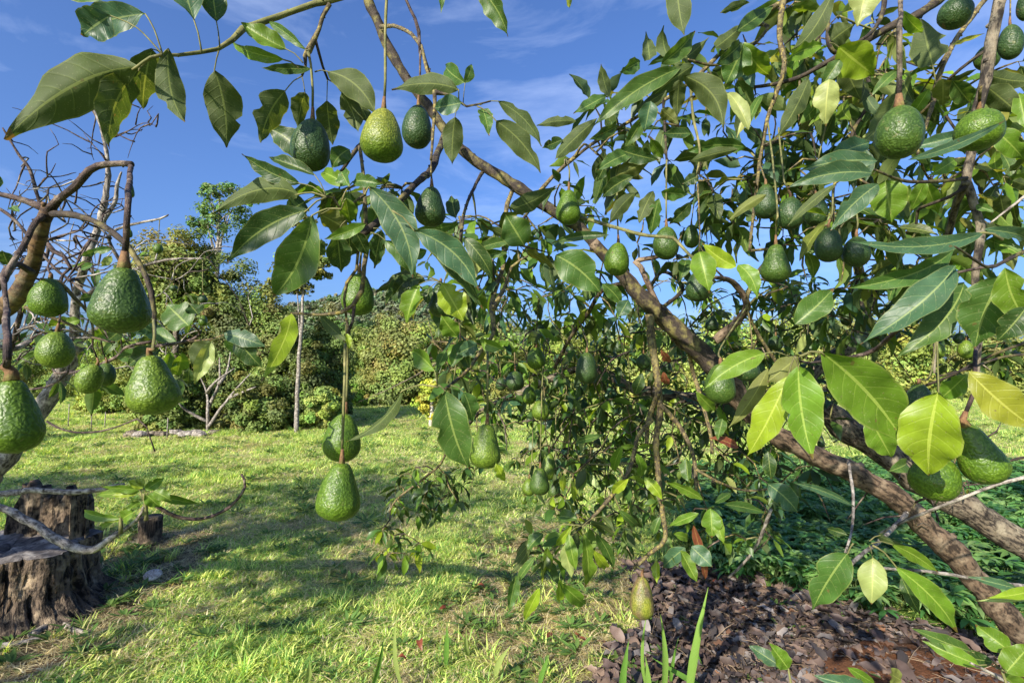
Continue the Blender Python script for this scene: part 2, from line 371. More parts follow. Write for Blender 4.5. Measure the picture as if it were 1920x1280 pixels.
def build_ground():
    xs = np.unique(np.concatenate([np.linspace(-900, -60, 8), np.linspace(-60, -8, 40), np.linspace(-8, 8, 180), np.linspace(8, 60, 40), np.linspace(60, 900, 8)]))
    ys = np.unique(np.concatenate([np.linspace(-300, -20, 5), np.linspace(-20, 1, 16), np.linspace(1, 9, 110), np.linspace(9, 60, 70), np.linspace(60, 1500, 10)]))
    nx, ny = len(xs), len(ys); V = []; T = []; U = []
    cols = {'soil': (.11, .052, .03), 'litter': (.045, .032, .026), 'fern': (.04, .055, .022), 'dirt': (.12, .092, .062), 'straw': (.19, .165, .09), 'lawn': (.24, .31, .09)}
    for y in ys:
        for x in xs:
            V.append((x, y, gz(x, y) + (0.05 if in_poly(x, y, SOIL) else 0)))
            z = zone(x, y) if (abs(x) < 9 and 0 < y < 10) else 'lawn'
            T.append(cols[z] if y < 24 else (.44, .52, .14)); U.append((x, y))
    F = [(j * nx + i, j * nx + i + 1, (j + 1) * nx + i + 1, (j + 1) * nx + i) for j in range(ny - 1) for i in range(nx - 1)]
    m, n, l = newmat('ground_soil'); out = n.new('ShaderNodeOutputMaterial'); at = n.new('ShaderNodeAttribute'); at.attribute_name = 'tint'
    geo = n.new('ShaderNodeNewGeometry'); a = noise_(n, l, geo.outputs['Position'], 9, 6, .7); b = noise_(n, l, geo.outputs['Position'], 70, 4, .7); g = noise_(n, l, geo.outputs['Position'], .35, 4)
    col = mixc(n, l, 1, at.outputs['Color'], ramp(n, l, a, [(.3, .55), (.7, 1.4)]), 'MULTIPLY')
    col = mixc(n, l, 1, col, ramp(n, l, b, [(.3, .6), (.7, 1.4)]), 'MULTIPLY')
    col = mixc(n, l, 1, col, ramp(n, l, g, [(.35, (.8, .9, .8)), (.65, (1.25, 1.1, 1.0))]), 'MULTIPLY')
    bs = n.new('ShaderNodeBsdfPrincipled'); l.new(col, bs.inputs['Base Color']); bs.inputs['Roughness'].default_value = .95; bs.inputs['Specular IOR Level'].default_value = .1
    bp = n.new('ShaderNodeBump'); bp.inputs['Distance'].default_value = .02; l.new(mth(n, l, 'ADD', a, b), bp.inputs['Height']); l.new(bp.outputs[0], bs.inputs['Normal']); l.new(bs.outputs[0], out.inputs['Surface'])
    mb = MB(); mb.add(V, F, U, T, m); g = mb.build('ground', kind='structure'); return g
build_ground()

# ---------------------------------------------------------------- scattering with geometry nodes (uncountable stuff only)
def scatter(name, pts, rots, scs, idx, protos, label, cat):
    pc = bpy.data.collections.new(name + '_kinds')
    for k, o in enumerate(protos):
        C.objects.unlink(o); pc.objects.link(o); o.name = '%s_kind_%02d' % (name, k)
    me = bpy.data.meshes.new(name); me.from_pydata([tuple(p) for p in pts], [], [])
    A = me.attributes.new('rot', 'FLOAT_VECTOR', 'POINT'); A.data.foreach_set('vector', np.array(rots, dtype=np.float32).ravel())
    A = me.attributes.new('sc', 'FLOAT', 'POINT'); A.data.foreach_set('value', np.array(scs, dtype=np.float32))
    A = me.attributes.new('idx', 'INT', 'POINT'); A.data.foreach_set('value', np.array(idx, dtype=np.int32))
    ob = bpy.data.objects.new(name, me); C.objects.link(ob)
    ng = bpy.data.node_groups.new(name + '_nodes', 'GeometryNodeTree')
    ng.interface.new_socket('Geometry', in_out='INPUT', socket_type='NodeSocketGeometry'); ng.interface.new_socket('Geometry', in_out='OUTPUT', socket_type='NodeSocketGeometry')
    n, l = ng.nodes, ng.links
    gi = n.new('NodeGroupInput'); go = n.new('NodeGroupOutput'); ip = n.new('GeometryNodeInstanceOnPoints'); ci = n.new('GeometryNodeCollectionInfo')
    ci.inputs['Collection'].default_value = pc; ci.inputs['Separate Children'].default_value = True; ci.inputs['Reset Children'].default_value = True
    def na(nm, ty):
        x = n.new('GeometryNodeInputNamedAttribute'); x.data_type = ty; x.inputs['Name'].default_value = nm; return [o for o in x.outputs if o.enabled and o.name == 'Attribute'][0]
    l.new(gi.outputs[0], ip.inputs['Points']); l.new(ci.outputs[0], ip.inputs['Instance']); ip.inputs['Pick Instance'].default_value = True
    l.new(na('idx', 'INT'), ip.inputs['Instance Index'])
    e2r = n.new('FunctionNodeEulerToRotation'); l.new(na('rot', 'FLOAT_VECTOR'), e2r.inputs[0]); l.new(e2r.outputs[0], ip.inputs['Rotation'])
    l.new(na('sc', 'FLOAT'), ip.inputs['Scale']); l.new(ip.outputs[0], go.inputs[0])
    md = ob.modifiers.new('scatter', 'NODES'); md.node_group = ng
    return tag(ob, label, cat, None, 'stuff')

def blade(mb, base, ang, h, w, lean, tint, m, segs=2, twist=0.0):
    d = Vector((math.cos(ang), math.sin(ang), 0)); s = Vector((-d.y, d.x, 0)); s.rotate(Matrix.Rotation(twist, 3, 'Z'))
    vs_, fs, uv = [], [], []
    for i in range(segs + 1):
        t = i / segs; c = base + d * (lean * h * t * t) + Vector((0, 0, h * (t - 0.35 * lean * t * t)))
        ww = w * (1 - t) ** 0.6 * .5 if i < segs else 0
        if i < segs: vs_ += [c - s * ww, c + s * ww]; uv += [(0, t), (1, t)]
        else: vs_.append(c); uv.append((.5, 1))
    for i in range(segs - 1): fs.append((2 * i, 2 * i + 1, 2 * i + 3, 2 * i + 2))
    k = 2 * (segs - 1); fs.append((k, k + 1, k + 2))
    mb.add(vs_, fs, uv, tint, m)
GREENS = [(.20, .36, .07), (.34, .48, .10), (.46, .56, .15), (.13, .28, .06), (.58, .62, .21)]
DRY = [(.55, .48, .28), (.42, .36, .20), (.62, .57, .38), (.28, .24, .13)]
def tuft(kind):
    mb = MB()
    if kind == 'lawn':
        for k in range(40):
            a = random.uniform(0, 6.28); r = random.uniform(0, .11)
            c = random.choice(GREENS if random.random() < .80 else DRY)
            blade(mb, Vector((math.cos(a) * r, math.sin(a) * r, -.01)), random.uniform(0, 6.28), random.uniform(.022, .062), random.uniform(.005, .0105), random.uniform(.5, 2.2), c, M_PLANT)
    elif kind == 'long':
        for k in range(26):
            a = random.uniform(0, 6.28); r = random.uniform(0, .07)
            blade(mb, Vector((math.cos(a) * r, math.sin(a) * r, -.01)), random.uniform(0, 6.28), random.uniform(.05, .12), random.uniform(.005, .011), random.uniform(.4, 1.6), random.choice(GREENS), M_PLANT, 3)
    elif kind == 'dry':
        for k in range(30):
            a = random.uniform(0, 6.28); r = random.uniform(0, .12)
            blade(mb, Vector((math.cos(a) * r, math.sin(a) * r, random.uniform(0, .015))), random.uniform(0, 6.28), random.uniform(.02, .06), random.uniform(.003, .006), random.uniform(1.5, 4), random.choice(DRY), M_PLANT)
    elif kind == 'weed':
        for k in range(16):
            a = random.uniform(0, 6.28); r = random.uniform(0.01, .09); h = random.uniform(.01, .05)
            B = Vector((math.cos(a) * r * .4, math.sin(a) * r * .4, h * .6)); T = Vector((math.cos(a) * (r + .035), math.sin(a) * (r + .035), h + random.uniform(-.01, .015)))
            add_leaf(mb, B, T, .022, Vector((0, 0, 1)), random.choice([(.09, .17, .04), (.12, .2, .05), (.07, .14, .03)]), nu=1, nv=3, m=M_PLANT)
    elif kind == 'fern':
        for k in range(5):
            a = random.uniform(0, 6.28); h = random.uniform(.07, .17)
            top = Vector((math.cos(a) * random.uniform(.02, .10), math.sin(a) * random.uniform(.02, .10), h))
            tube(mb, [Vector((0, 0, -.01)), top * .55, top], [.002, .0018, .0012], M_PLANT, 3, 0, False, (.08, .12, .04))
            g = random.choice(GREENS[:4]); g = (g[0] * .42, g[1] * .56, g[2] * .75)
            for q in range(7):
                b = a + (q - 3) * .62 + random.uniform(-.2, .2); L = random.uniform(.055, .10)
                T = top + Vector((math.cos(b) * L, math.sin(b) * L, random.uniform(-.035, .02)))
                add_leaf(mb, top, T, L * .30, Vector((random.uniform(-.3, .3), random.uniform(-.3, .3), 1)), g, curl=.008, nu=1, nv=4, m=M_PLANT)
    elif kind == 'litter':
        for k in range(7):
            a = random.uniform(0, 6.28); L = random.uniform(.07, .16); c = Vector((random.uniform(-.09, .09), random.uniform(-.09, .09), random.uniform(.0, .035)))
            dv = Vector((math.cos(a), math.sin(a), random.uniform(-.25, .25))) * L
            br = random.choice([(.065, .046, .042), (.05, .038, .036), (.085, .06, .05), (.12, .085, .065), (.035, .03, .03), (.14, .075, .045), (.15, .135, .13), (.10, .09, .092)])  # the last greys put the sky's sheen into the leaf colour
            add_leaf(mb, c, c + dv, L * random.uniform(.32, .5), Vector((random.uniform(-.5, .5), random.uniform(-.5, .5), 1)), br, bend=random.uniform(-.01, .01), curl=random.uniform(-.012, .022), fold=random.uniform(-.2, .8), wave=.8, nu=1, nv=7, twist=random.uniform(-1, 1), m=M_DEADLEAF)
        for k in range(2):
            a = random.uniform(0, 6.28); p = Vector((random.uniform(-.1, .1), random.uniform(-.1, .1), .03)); q = p + Vector((math.cos(a), math.sin(a), random.uniform(-.2, .2))) * random.uniform(.08, .2)
            tube(mb, [p, (p + q) / 2 + Vector((0, 0, .01)), q], [.002, .002, .0012], M_DEADLEAF, 3, 0, False, (.2, .15, .1))
    return mb.build('tuft')
protos = [tuft('lawn') for _ in range(6)] + [tuft('long') for _ in range(4)] + [tuft('dry') for _ in range(4)] + [tuft('weed') for _ in range(3)]
def scatter_grass():
    pts, ro, sc, ix = [], [], [], []
    def cell(d0, d1, dens, smul):
        area = (d1 * d1 - d0 * d0) * 1.1
        for _ in range(int(area * dens)):
            d = math.sqrt(random.uniform(d0 * d0, d1 * d1)); x = random.uniform(-1.1, 1.1) * d; y = d
            z = zone(x, y) if d < 10 else 'lawn'
            r = random.random(); s = smul * random.uniform(.7, 1.3)
            patch = N3(x, y, 1, 1.1) + .6 * N3(x, y, 2, 3.1)
            if z == 'litter':
                if r > .10: continue
                k = random.choice([14, 15, 16, 10]); 
            elif z == 'soil':
                if r > .02: continue
                k = 14
            elif z == 'dirt':
                if r > .42: continue
                k = random.choice([10, 11, 12, 13, 8, 14])
            elif z == 'straw': k = random.choice([10, 11, 12, 13, 10, 11, 12, 14, 15, 0, 3, 7])
            elif z == 'fern':
                if r > .5: continue
                k = random.choice([6, 7, 8, 14, 15, 16])
            else:
                k = random.randrange(6)
                if patch > .25 and r < .4: k = 6 + random.randrange(4)
                elif patch < -.28 and r < .4: k = 10 + random.randrange(4)
                elif r > .97: k = 14 + random.randrange(3)
            pts.append((x, y, gz(x, y))); ro.append((random.uniform(-.15, .15), random.uniform(-.15, .15), random.uniform(0, 6.28))); sc.append(s); ix.append(k)
    cell(1.9, 5, 420, .9); cell(5, 9, 190, 1.15); cell(9, 16, 90, 1.5); cell(16, 36, 30, 2.0)
    scatter('grass', pts, ro, sc, ix, protos, 'mown lawn of mixed green and dry straw coloured grass blades', 'grass')
scatter_grass()
fp = [tuft('fern') for _ in range(7)]
def scatter_in(name, poly, n, protos_, s0, s1, label, cat, zkeep, lift=0.0, fall=None):
    xs = [p[0] for p in poly]; ys = [p[1] for p in poly]; pts, ro, sc, ix = [], [], [], []
    t = 0
    while len(pts) < n and t < n * 60:
        t += 1
        x = random.uniform(max(min(xs), -9), min(max(xs), 9)); y = random.uniform(max(min(ys), .8), min(max(ys), 9.5))
        if abs(x) > y * 1.25 + .5 or zone(x, y) not in zkeep: continue
        if fall and random.random() < fall(x, y): continue
        pts.append((x, y, gz(x, y) + lift + random.uniform(0, .015))); ro.append((random.uniform(-.2, .2), random.uniform(-.2, .2), random.uniform(0, 6.28))); sc.append(random.uniform(s0, s1)); ix.append(random.randrange(len(protos_)))
    return scatter(name, pts, ro, sc, ix, protos_, label, cat)
scatter_in('ground_cover', FERN, 2300, fp, .8, 1.5, 'dense dark green ferny weeds carpeting the ground under the avocado limbs', 'ground cover', ('fern',))
lp = [tuft('litter') for _ in range(8)]
scatter_in('leaf_litter', LITTER, 2000, lp, .5, 1.0, 'brown and grey dry leaf litter with fine twigs under the tree', 'leaf litter', ('litter', 'soil'), fall=lambda x, y: .30 if in_poly(x, y, SOIL) else 0)

# long grass stalks standing at the edge of the litter
def tall_grass():
    mb = MB()
    for (bx, by, tx, ty, w) in [(1290, 1330, 1328, 1100, 11), (1235, 1330, 1238, 1150, 9), (1165, 1320, 1180, 1195, 9), (1340, 1300, 1222, 1232, 7), (1215, 1300, 1213, 1150, 5), (1325, 1260, 1305, 1205, 5), (1257, 1290, 1272, 1195, 5), (1205, 1330, 1210, 1230, 9), (760, 1300, 745, 1150, 7), (835, 1250, 838, 1165, 7), (880, 1230, 875, 1175, 6), (930, 1280, 958, 1210, 8), (570, 1290, 580, 1235, 8), (690, 1300, 720, 1190, 7), (1010, 1290, 1030, 1225, 7)]:
        B = G(bx, by, 0.0); d = pix(B)[2]; T = P(tx, ty, d - .05); L = (T - B).length
        mid = (B + T) / 2; N = (CAM - mid).normalized(); N.rotate(Matrix.Rotation(random.uniform(-.7, .7), 3, 'Z'))
        add_leaf(mb, B, T, w * d / FPX * 1.5, N, random.choice([(.10, .21, .035), (.15, .26, .05), (.22, .28, .08)]), bend=random.uniform(-.02, .02), curl=L * .06, fold=.5, wave=.02, nu=1, nv=7, m=M_PLANT)
    tag(mb.build('tall_grass'), 'tall single grass blades rising from the lawn edge in the foreground', 'grass', None, 'stuff')
tall_grass()

# ---------------------------------------------------------------- background trees and bushes
def cards(mb, centers, size, normals, tints, m, squash=.55):
    n = len(centers)
    Nn = normals / np.maximum(np.linalg.norm(normals, axis=1, keepdims=True), 1e-6)
    r = rng.normal(size=(n, 3)); S = np.cross(Nn, r); S /= np.maximum(np.linalg.norm(S, axis=1, keepdims=True), 1e-6); U = np.cross(Nn, S)
    L = size[:, None] * .5; W = L * squash
    q = np.stack([centers - S * L, centers - U * W + Nn * L * .15, centers + S * L, centers + U * W + Nn * L * .15], 1).reshape(-1, 3)
    b = len(mb.v); k = mb.mat(m)
    mb.v.extend(map(tuple, q)); mb.uv.extend([(0, 0), (.5, 0), (1, 1), (0, 1)] * n); mb.t.extend(np.repeat(tints, 4, 0).tolist())
    mb.f.extend([(b + 4 * i, b + 4 * i + 1, b + 4 * i + 2, b + 4 * i + 3) for i in range(n)]); mb.mi.extend([k] * n)
def crown_cards(mb, c, rad, nclump, per, size, col, m=None, var=.3, hollow=.45, clump=.22, low=None):
    c = np.array(c); rad = np.array(rad)
    d = rng.normal(size=(nclump, 3)); d /= np.linalg.norm(d, axis=1, keepdims=True)
    if low is not None: d[:, 2] = np.where(d[:, 2] < low, -d[:, 2] * .5, d[:, 2])
    rr = (hollow + (1 - hollow) * rng.random(nclump) ** .6)[:, None]
    cc = c + d * rr * rad * (1 + .16 * rng.normal(size=(nclump, 1)))
    cr = clump * rad.mean() * rng.uniform(.6, 1.4, nclump)
    off = rng.normal(size=(nclump, per, 3)); off /= np.linalg.norm(off, axis=2, keepdims=True)
    p = cc[:, None, :] + off * (cr[:, None, None] * rng.random((nclump, per, 1)) ** .4) * np.array([1, 1, .75])
    nrm = off + .5 * d[:, None, :] + np.array([0, 0, .5]) + .5 * rng.normal(size=off.shape)
    cv = np.array(col)[None, None, :] * (1 + var * (rng.random((nclump, 1, 1)) * 2 - 1)) * (1 + .25 * (rng.random((nclump, per, 1)) * 2 - 1))
    hue = 1 + .18 * (rng.random((nclump, 1, 3)) * 2 - 1)
    cards(mb, p.reshape(-1, 3), size * rng.uniform(.6, 1.4, nclump * per), nrm.reshape(-1, 3), np.clip((cv * hue).reshape(-1, 3), 0, 1), m or M_TREE)
def bg_tree(name, label, cat, base, blobs, trunk_pts, trunk_r, bark, group=None, limbs=5):
    """blobs: list of (centre, radii, clumps, per, leaf, colour)"""
    t = empty(name, base, label, cat, group)
    mb = MB(); pts, rs = spline(trunk_pts, trunk_r, .25, .5); tube(mb, pts, rs, bark, 8)
    for b in blobs:
        for k in range(limbs):
            i = random.randrange(len(pts) // 2, len(pts)); a = pts[i]
            e = Vector(b[0]) + Vector((random.uniform(-.8, .8) * b[1][0], random.uniform(-.8, .8) * b[1][1], random.uniform(-.3, .8) * b[1][2]))
            q, w = spline([a, (a + e) / 2 + Vector((0, 0, .15)), e], [rs[i] * .55, rs[i] * .35, .012], .3, .5); tube(mb, q, w, bark, 5)
    mb.build('trunk', t, base)
    mb = MB()
    for b in blobs: crown_cards(mb, *b)
    mb.build('crown', t, base, smooth=False); return t
YG = (.23, .29, .065); MG = (.15, .20, .05); DG = (.07, .10, .03); OL = (.20, .24, .065); BGN = (.2, .32, .05)
def V3(px, py, d): return tuple(P(px, py, d))
def simple_tree(label, name, px, top, basey, wpx, col, cat='tree', nclump=70, per=130, leaf=.085, bark=B_OLD, hollow=.35, low=-.92, crown_low=None, group=None, squashz=1.0, extra=None, d=None, var=.2, clump=.30):
    g = G(px, basey); d = d or pix(g)[2]; base = Vector((g.x, g.y, 0)) if d is None else Vector(P(px, basey, d)); base.z = 0
    zt = P(px, top, d).z; zb = 0.0 if crown_low is None else P(px, crown_low, d).z
    cz = (zt + zb) / 2; rx = wpx / FPX * d / 2; rz = (zt - zb) / 2 * .92
    blobs = [((base.x, base.y, cz), (rx * .88, rx * .88, rz * squashz), nclump, per, leaf, col, None, var, hollow, clump, low)]
    extra = list(extra or []) + ([(0, -.62, .8), (.55, -.72, .5), (-.55, -.72, .5)] if crown_low is None else [])
    for e in extra: blobs.append(((base.x + e[0] * rx, base.y, cz + e[1] * rz), (rx * e[2], rx * e[2], rz * e[2]), int(nclump * e[2]), per, leaf, e[3] if len(e) > 3 else col, None, var, hollow, clump, low))
    tr = max(.05, rx * .06)
    return bg_tree(name, label, cat, base, blobs, [Vector((base.x, base.y, -.1)), Vector((base.x + tr, base.y, cz * .5)), Vector((base.x, base.y, cz + rz * .5))], [tr * 1.3, tr, tr * .5], bark, group)
# far hill and its forest
def hill():
    V, F, U, T = [], [], [], []; nx, ny = 60, 14
    def hz(x, y): return 26 * math.exp(-((x + 45) / 55) ** 2) * math.sin(math.pi * min(1, (y - 130) / 120)) + 3 * N3(x, y, 0, .02) * 1
    for j in range(ny):
        for i in range(nx):
            x = -200 + 400 * i / (nx - 1); y = 130 + 120 * j / (ny - 1); V.append((x, y, hz(x, y) - .5)); U.append((0, 0)); T.append((.05, .075, .03))
    F = [(j * nx + i, j * nx + i + 1, (j + 1) * nx + i + 1, (j + 1) * nx + i) for j in range(ny - 1) for i in range(nx - 1)]
    mb = MB(); mb.add(V, F, U, T, M_TREE); mb.build('hill', kind='structure')
    pr = []
    for k in range(5):
        mb = MB(); crown_cards(mb, (0, 0, 2.0), (2.6, 2.6, 2.2), 26, 26, .8, (.12, .155, .085), hollow=.6, clump=.28, low=-.1); pr.append(mb.build('far_crown', smooth=False))  # crown colour paled to carry the distance haze
    pts, ro, sc, ix = [], [], [], []
    for _ in range(1500):
        x = random.uniform(-160, 60); y = random.uniform(132, 205); pts.append((x, y, hz(x, y) - .5)); ro.append((0, 0, random.uniform(0, 6.28))); sc.append(random.uniform(.8, 1.5)); ix.append(random.randrange(5))
    scatter('forest', pts, ro, sc, ix, pr, 'dark green wooded slope of the distant hill', 'forest')
hill()
# round evergreen masses across the lawn
simple_tree('rounded green tree at the far end of the open lawn, left of both olive ones', 'broad_tree', 672, 600, 752, 125, MG, nclump=140, per=200, leaf=.15)
simple_tree('broad bright olive tree standing right of centre behind the open lawn', 'broad_tree', 762, 592, 756, 165, OL, nclump=200, per=230, leaf=.15, extra=[(-.5, -.2, .5), (.6, -.3, .5)])
simple_tree('wide olive green tree seen through the hanging avocado twigs behind the lawn', 'broad_tree', 905, 596, 752, 190, OL, nclump=200, per=200, leaf=.15)
simple_tree('low bright green bush at the foot of the olive trees on the far lawn edge', 'bush', 655, 722, 762, 70, BGN, 'bush', nclump=50, per=80, leaf=.14)
simple_tree('small dense dark green bush in front of the far olive trees', 'bush', 720, 715, 757, 60, (.08, .14, .035), 'bush', nclump=45, per=80, leaf=.14)
for k, (px, w, top, c) in enumerate([(1060, 200, 600, YG), (1220, 190, 590, OL), (1380, 210, 575, YG), (1540, 190, 560, OL), (1690, 180, 590, YG), (1860, 200, 605, OL)]):
    simple_tree(['pale yellow green tree in the row behind the avocado limbs, first from the left', 'olive tree in the row directly behind the long leaning limb', 'yellow green tree in the row behind the fork of the limb', 'tall olive tree in the row behind the right hand foliage', 'bright tree in the row left of the upright branch', 'broad olive tree at the right edge behind the sunlit lawn'][k],
                'broad_tree', px, top, 745, w, c, nclump=95, per=120, leaf=.22)
# left side thicket
dk = dict(crown_low=560)
simple_tree('round topped dark green tree rising left behind the bare branches', 'broad_tree', 318, 418, 800, 165, (.15, .17, .045), nclump=120, per=150, leaf=.10, hollow=.3, extra=[(.75, -.45, .5), (-.5, -.6, .45), (.9, -.95, .45)], crown_low=600)
def feathery():
    b = P(408, 790, 21); b.z = 0
    bl = [(V3(x, y, 21), (r, r, r * .6), 12, 45, .13, (.10, .17, .05), None, .2, .4, .5, None) for x, y, r in [(395, 362, .45), (430, 355, .55), (390, 395, .6), (440, 400, .75), (408, 425, .7), (455, 385, .5), (372, 420, .4)]]
    bg_tree('feathery_tree', 'tall thin feathery tree with open crown poking above the left thicket', 'tree', b, bl, [b, P(405, 600, 21), P(410, 420, 21), P(412, 370, 21)], [.11, .09, .06, .03], B_PALE, None, 2)
feathery()
def slender():
    b = P(555, 812, 12.4); b.z = 0
    bl = [(V3(x, y, 12.4), (r, r, r * .8), 22, 60, .11, (.13, .15, .04), None, .3, .3, .35, None) for x, y, r in [(565, 470, .5), (585, 455, .35), (560, 510, .55), (595, 500, .35), (575, 430, .3), (540, 525, .35)]]
    bg_tree('slender_tree', 'slender tree with whitish trunk and small high crown left of centre', 'tree', b, bl, [b, P(560, 690, 12.4), P(567, 580, 12.4), P(568, 470, 12.4)], [.06, .048, .036, .018], B_PALE, None, 1)
slender()
bushes = [(440, 470, 800, 95, (.11, .15, .045), 'tall irregular dark tree left of the slender white trunk'), (500, 500, 800, 80, (.14, .18, .05), 'narrow mid green tree close left of the slender white trunk'), (620, 560, 790, 70, (.12, .17, .05), 'narrow dark tree right of the slender white trunk'), (330, 690, 806, 120, (.14, .19, .05), 'low leafy bush behind the heap of stones'), (480, 700, 806, 130, (.15, .19, .05), 'low bush right of the bare whitish shrub'), (600, 715, 802, 90, (.2, .27, .06), 'low bright bush right of the slender white trunk'), (205, 600, 775, 110, YG, 'sunlit yellow green bush behind the pale leaning trunk'), (290, 560, 790, 120, MG, 'leafy green shrub behind the low hanging avocado cluster'),
          (375, 540, 785, 120, (.17, .20, .05), 'dense olive shrub behind the bare whitish shrub'), (455, 520, 790, 120, (.12, .15, .04), 'dark tall shrub left of the slender white trunk'),
          (520, 560, 792, 110, (.15, .18, .045), 'dark green shrub just left of the slender white trunk'), (602, 605, 788, 95, YG, 'yellow green shrub at the right end of the thicket'),
          (570, 640, 800, 100, (.09, .12, .035), 'low dark shrub around the foot of the slender trunk'), (150, 640, 745, 130, MG, 'green bush in the distance at the left behind the lawn'), (40, 620, 745, 150, MG, 'leafy bush at the far left edge of the lawn')]
for (px, top, by, w, c, lab) in bushes: simple_tree(lab, 'shrub', px, top, by, w, c, 'bush', nclump=75, per=190, leaf=.085, hollow=.25)
simple_tree('small yellow leaved sapling alone on the far lawn', 'sapling', 806, 692, 800, 56, (.36, .40, .06), 'sapling', nclump=34, per=70, leaf=.10, hollow=.1, crown_low=792, bark=B_WHITE)
# bare whitish shrub
def bare_shrub():
    b = P(391, 815, 12.5); b.z = 0
    t = empty('bare_shrub', b, 'small bare shrub with whitish forked branches on the lawn edge', 'shrub')
    mb = MB()
    for path in [[(391, 815), (390, 770), (388, 735), (372, 700)], [(390, 770), (410, 720), (412, 670)], [(391, 800), (430, 745), (470, 700)], [(388, 735), (405, 715), (440, 690)], [(390, 790), (350, 770), (335, 755)], [(410, 720), (425, 700), (432, 660)], [(430, 745), (455, 735), (480, 725)], [(372, 700), (360, 675)]]:
        q, w = spline([P(x, y, 12.5 + random.uniform(-.3, .3)) for x, y in path], list(np.linspace(.05, .012, len(path))), .15, .6); tube(mb, q, w, B_PALE, 5)
    mb.build('branches', t, b)
bare_shrub()
for (x, y0, y1, lab) in [(128, 800, 757, 'thin pale stake beside the pale trunk, leftmost'), (171, 809, 745, 'tallest of the thin stakes on the left lawn'), (196, 804, 772, 'short thin stake right of the tallest one'), (313, 822, 783, 'thin stake beside the pile of stones'), (551, 808, 770, 'thin stake at the foot of the slender trunk')]:
    g = G(x, y0); d = pix(g)[2]; mb = MB(); tube(mb, [g - Vector((0, 0, .1)), P(x + 2, y1, d)], [.014, .011], B_PALE, 5)
    tag(mb.build('garden_stake', None, g), lab, 'stake', 'stakes on the left lawn')
# heap of stones and cuttings
def heap():
    g = G(312, 818); t = empty('stone_heap', g, 'low heap of pale stones and cuttings at the thicket foot', 'stone heap')
    for k in range(22):
        mb = MB(); r = random.uniform(.07, .19); c = g + Vector((random.uniform(-.9, 1.1), random.uniform(-.3, .5), r * .35))
        pts = []; 
        bmv, bmf = [], []
        for i in range(5):
            th = math.pi * i / 4
            for j in range(7):
                ph = 2 * math.pi * j / 7; q = Vector((math.sin(th) * math.cos(ph), math.sin(th) * math.sin(ph) * .8, math.cos(th) * .55))
                bmv.append(c + q * r * (1 + .35 * N3(q.x + k, q.y, q.z, 1.8)))
        for i in range(4):
            for j in range(7): bmf.append((i * 7 + j, (i + 1) * 7 + j, (i + 1) * 7 + (j + 1) % 7, i * 7 + (j + 1) % 7))
        mb.add(bmv, bmf, [(v.x, v.y) for v in bmv], (.3, .27, .22), B_PALE if k % 3 else B_OLD); mb.build('stone', t, g, smooth=False)
heap()
# ---------------------------------------------------------------- stump, cut wood and things on the lawn
def ridged_ring(cx, cy, rf, z, n=170, seed=0.0, amp=.1):
    out = []
    for k in range(n):
        a = 2 * math.pi * k / n
        aa = a + .35 * z + .12 * N3(a, z * 3, seed)
        crack = max(0, 1 - abs(N3(math.cos(aa) * 5 + seed, math.sin(aa) * 5, z * .7, 1.6)) * 9); fine = max(0, 1 - abs(N3(math.cos(aa) * 13, math.sin(aa) * 13 + seed, z * 1.5, 1.7)) * 6)
        r = rf(a) * (1 + amp * .8 * N3(math.cos(aa) * 2 + seed, math.sin(aa) * 2, z * .8, 1.5) + amp * .12 * N3(math.cos(aa) * 9, math.sin(aa) * 9, z * 9, 2) - amp * .42 * crack - amp * .16 * fine)
        out.append(Vector((cx + math.cos(a) * r, cy + math.sin(a) * r, z)))
    return out
def lathe_rings(mb, rings, m, top=None):
    n = len(rings[0]); V = [v for r in rings for v in r]; U = []; c = sum(rings[0], Vector()) / n
    zz = 0
    for i, r in enumerate(rings):
        for k, v in enumerate(r): U.append((abs(k / n - .5) * 2 * math.pi * .42, v.z))
    F = [(i * n + k, i * n + (k + 1) % n, (i + 1) * n + (k + 1) % n, (i + 1) * n + k) for i in range(len(rings) - 1) for k in range(n)]
    mb.add(V, F, U, (1, 1, 1), m)
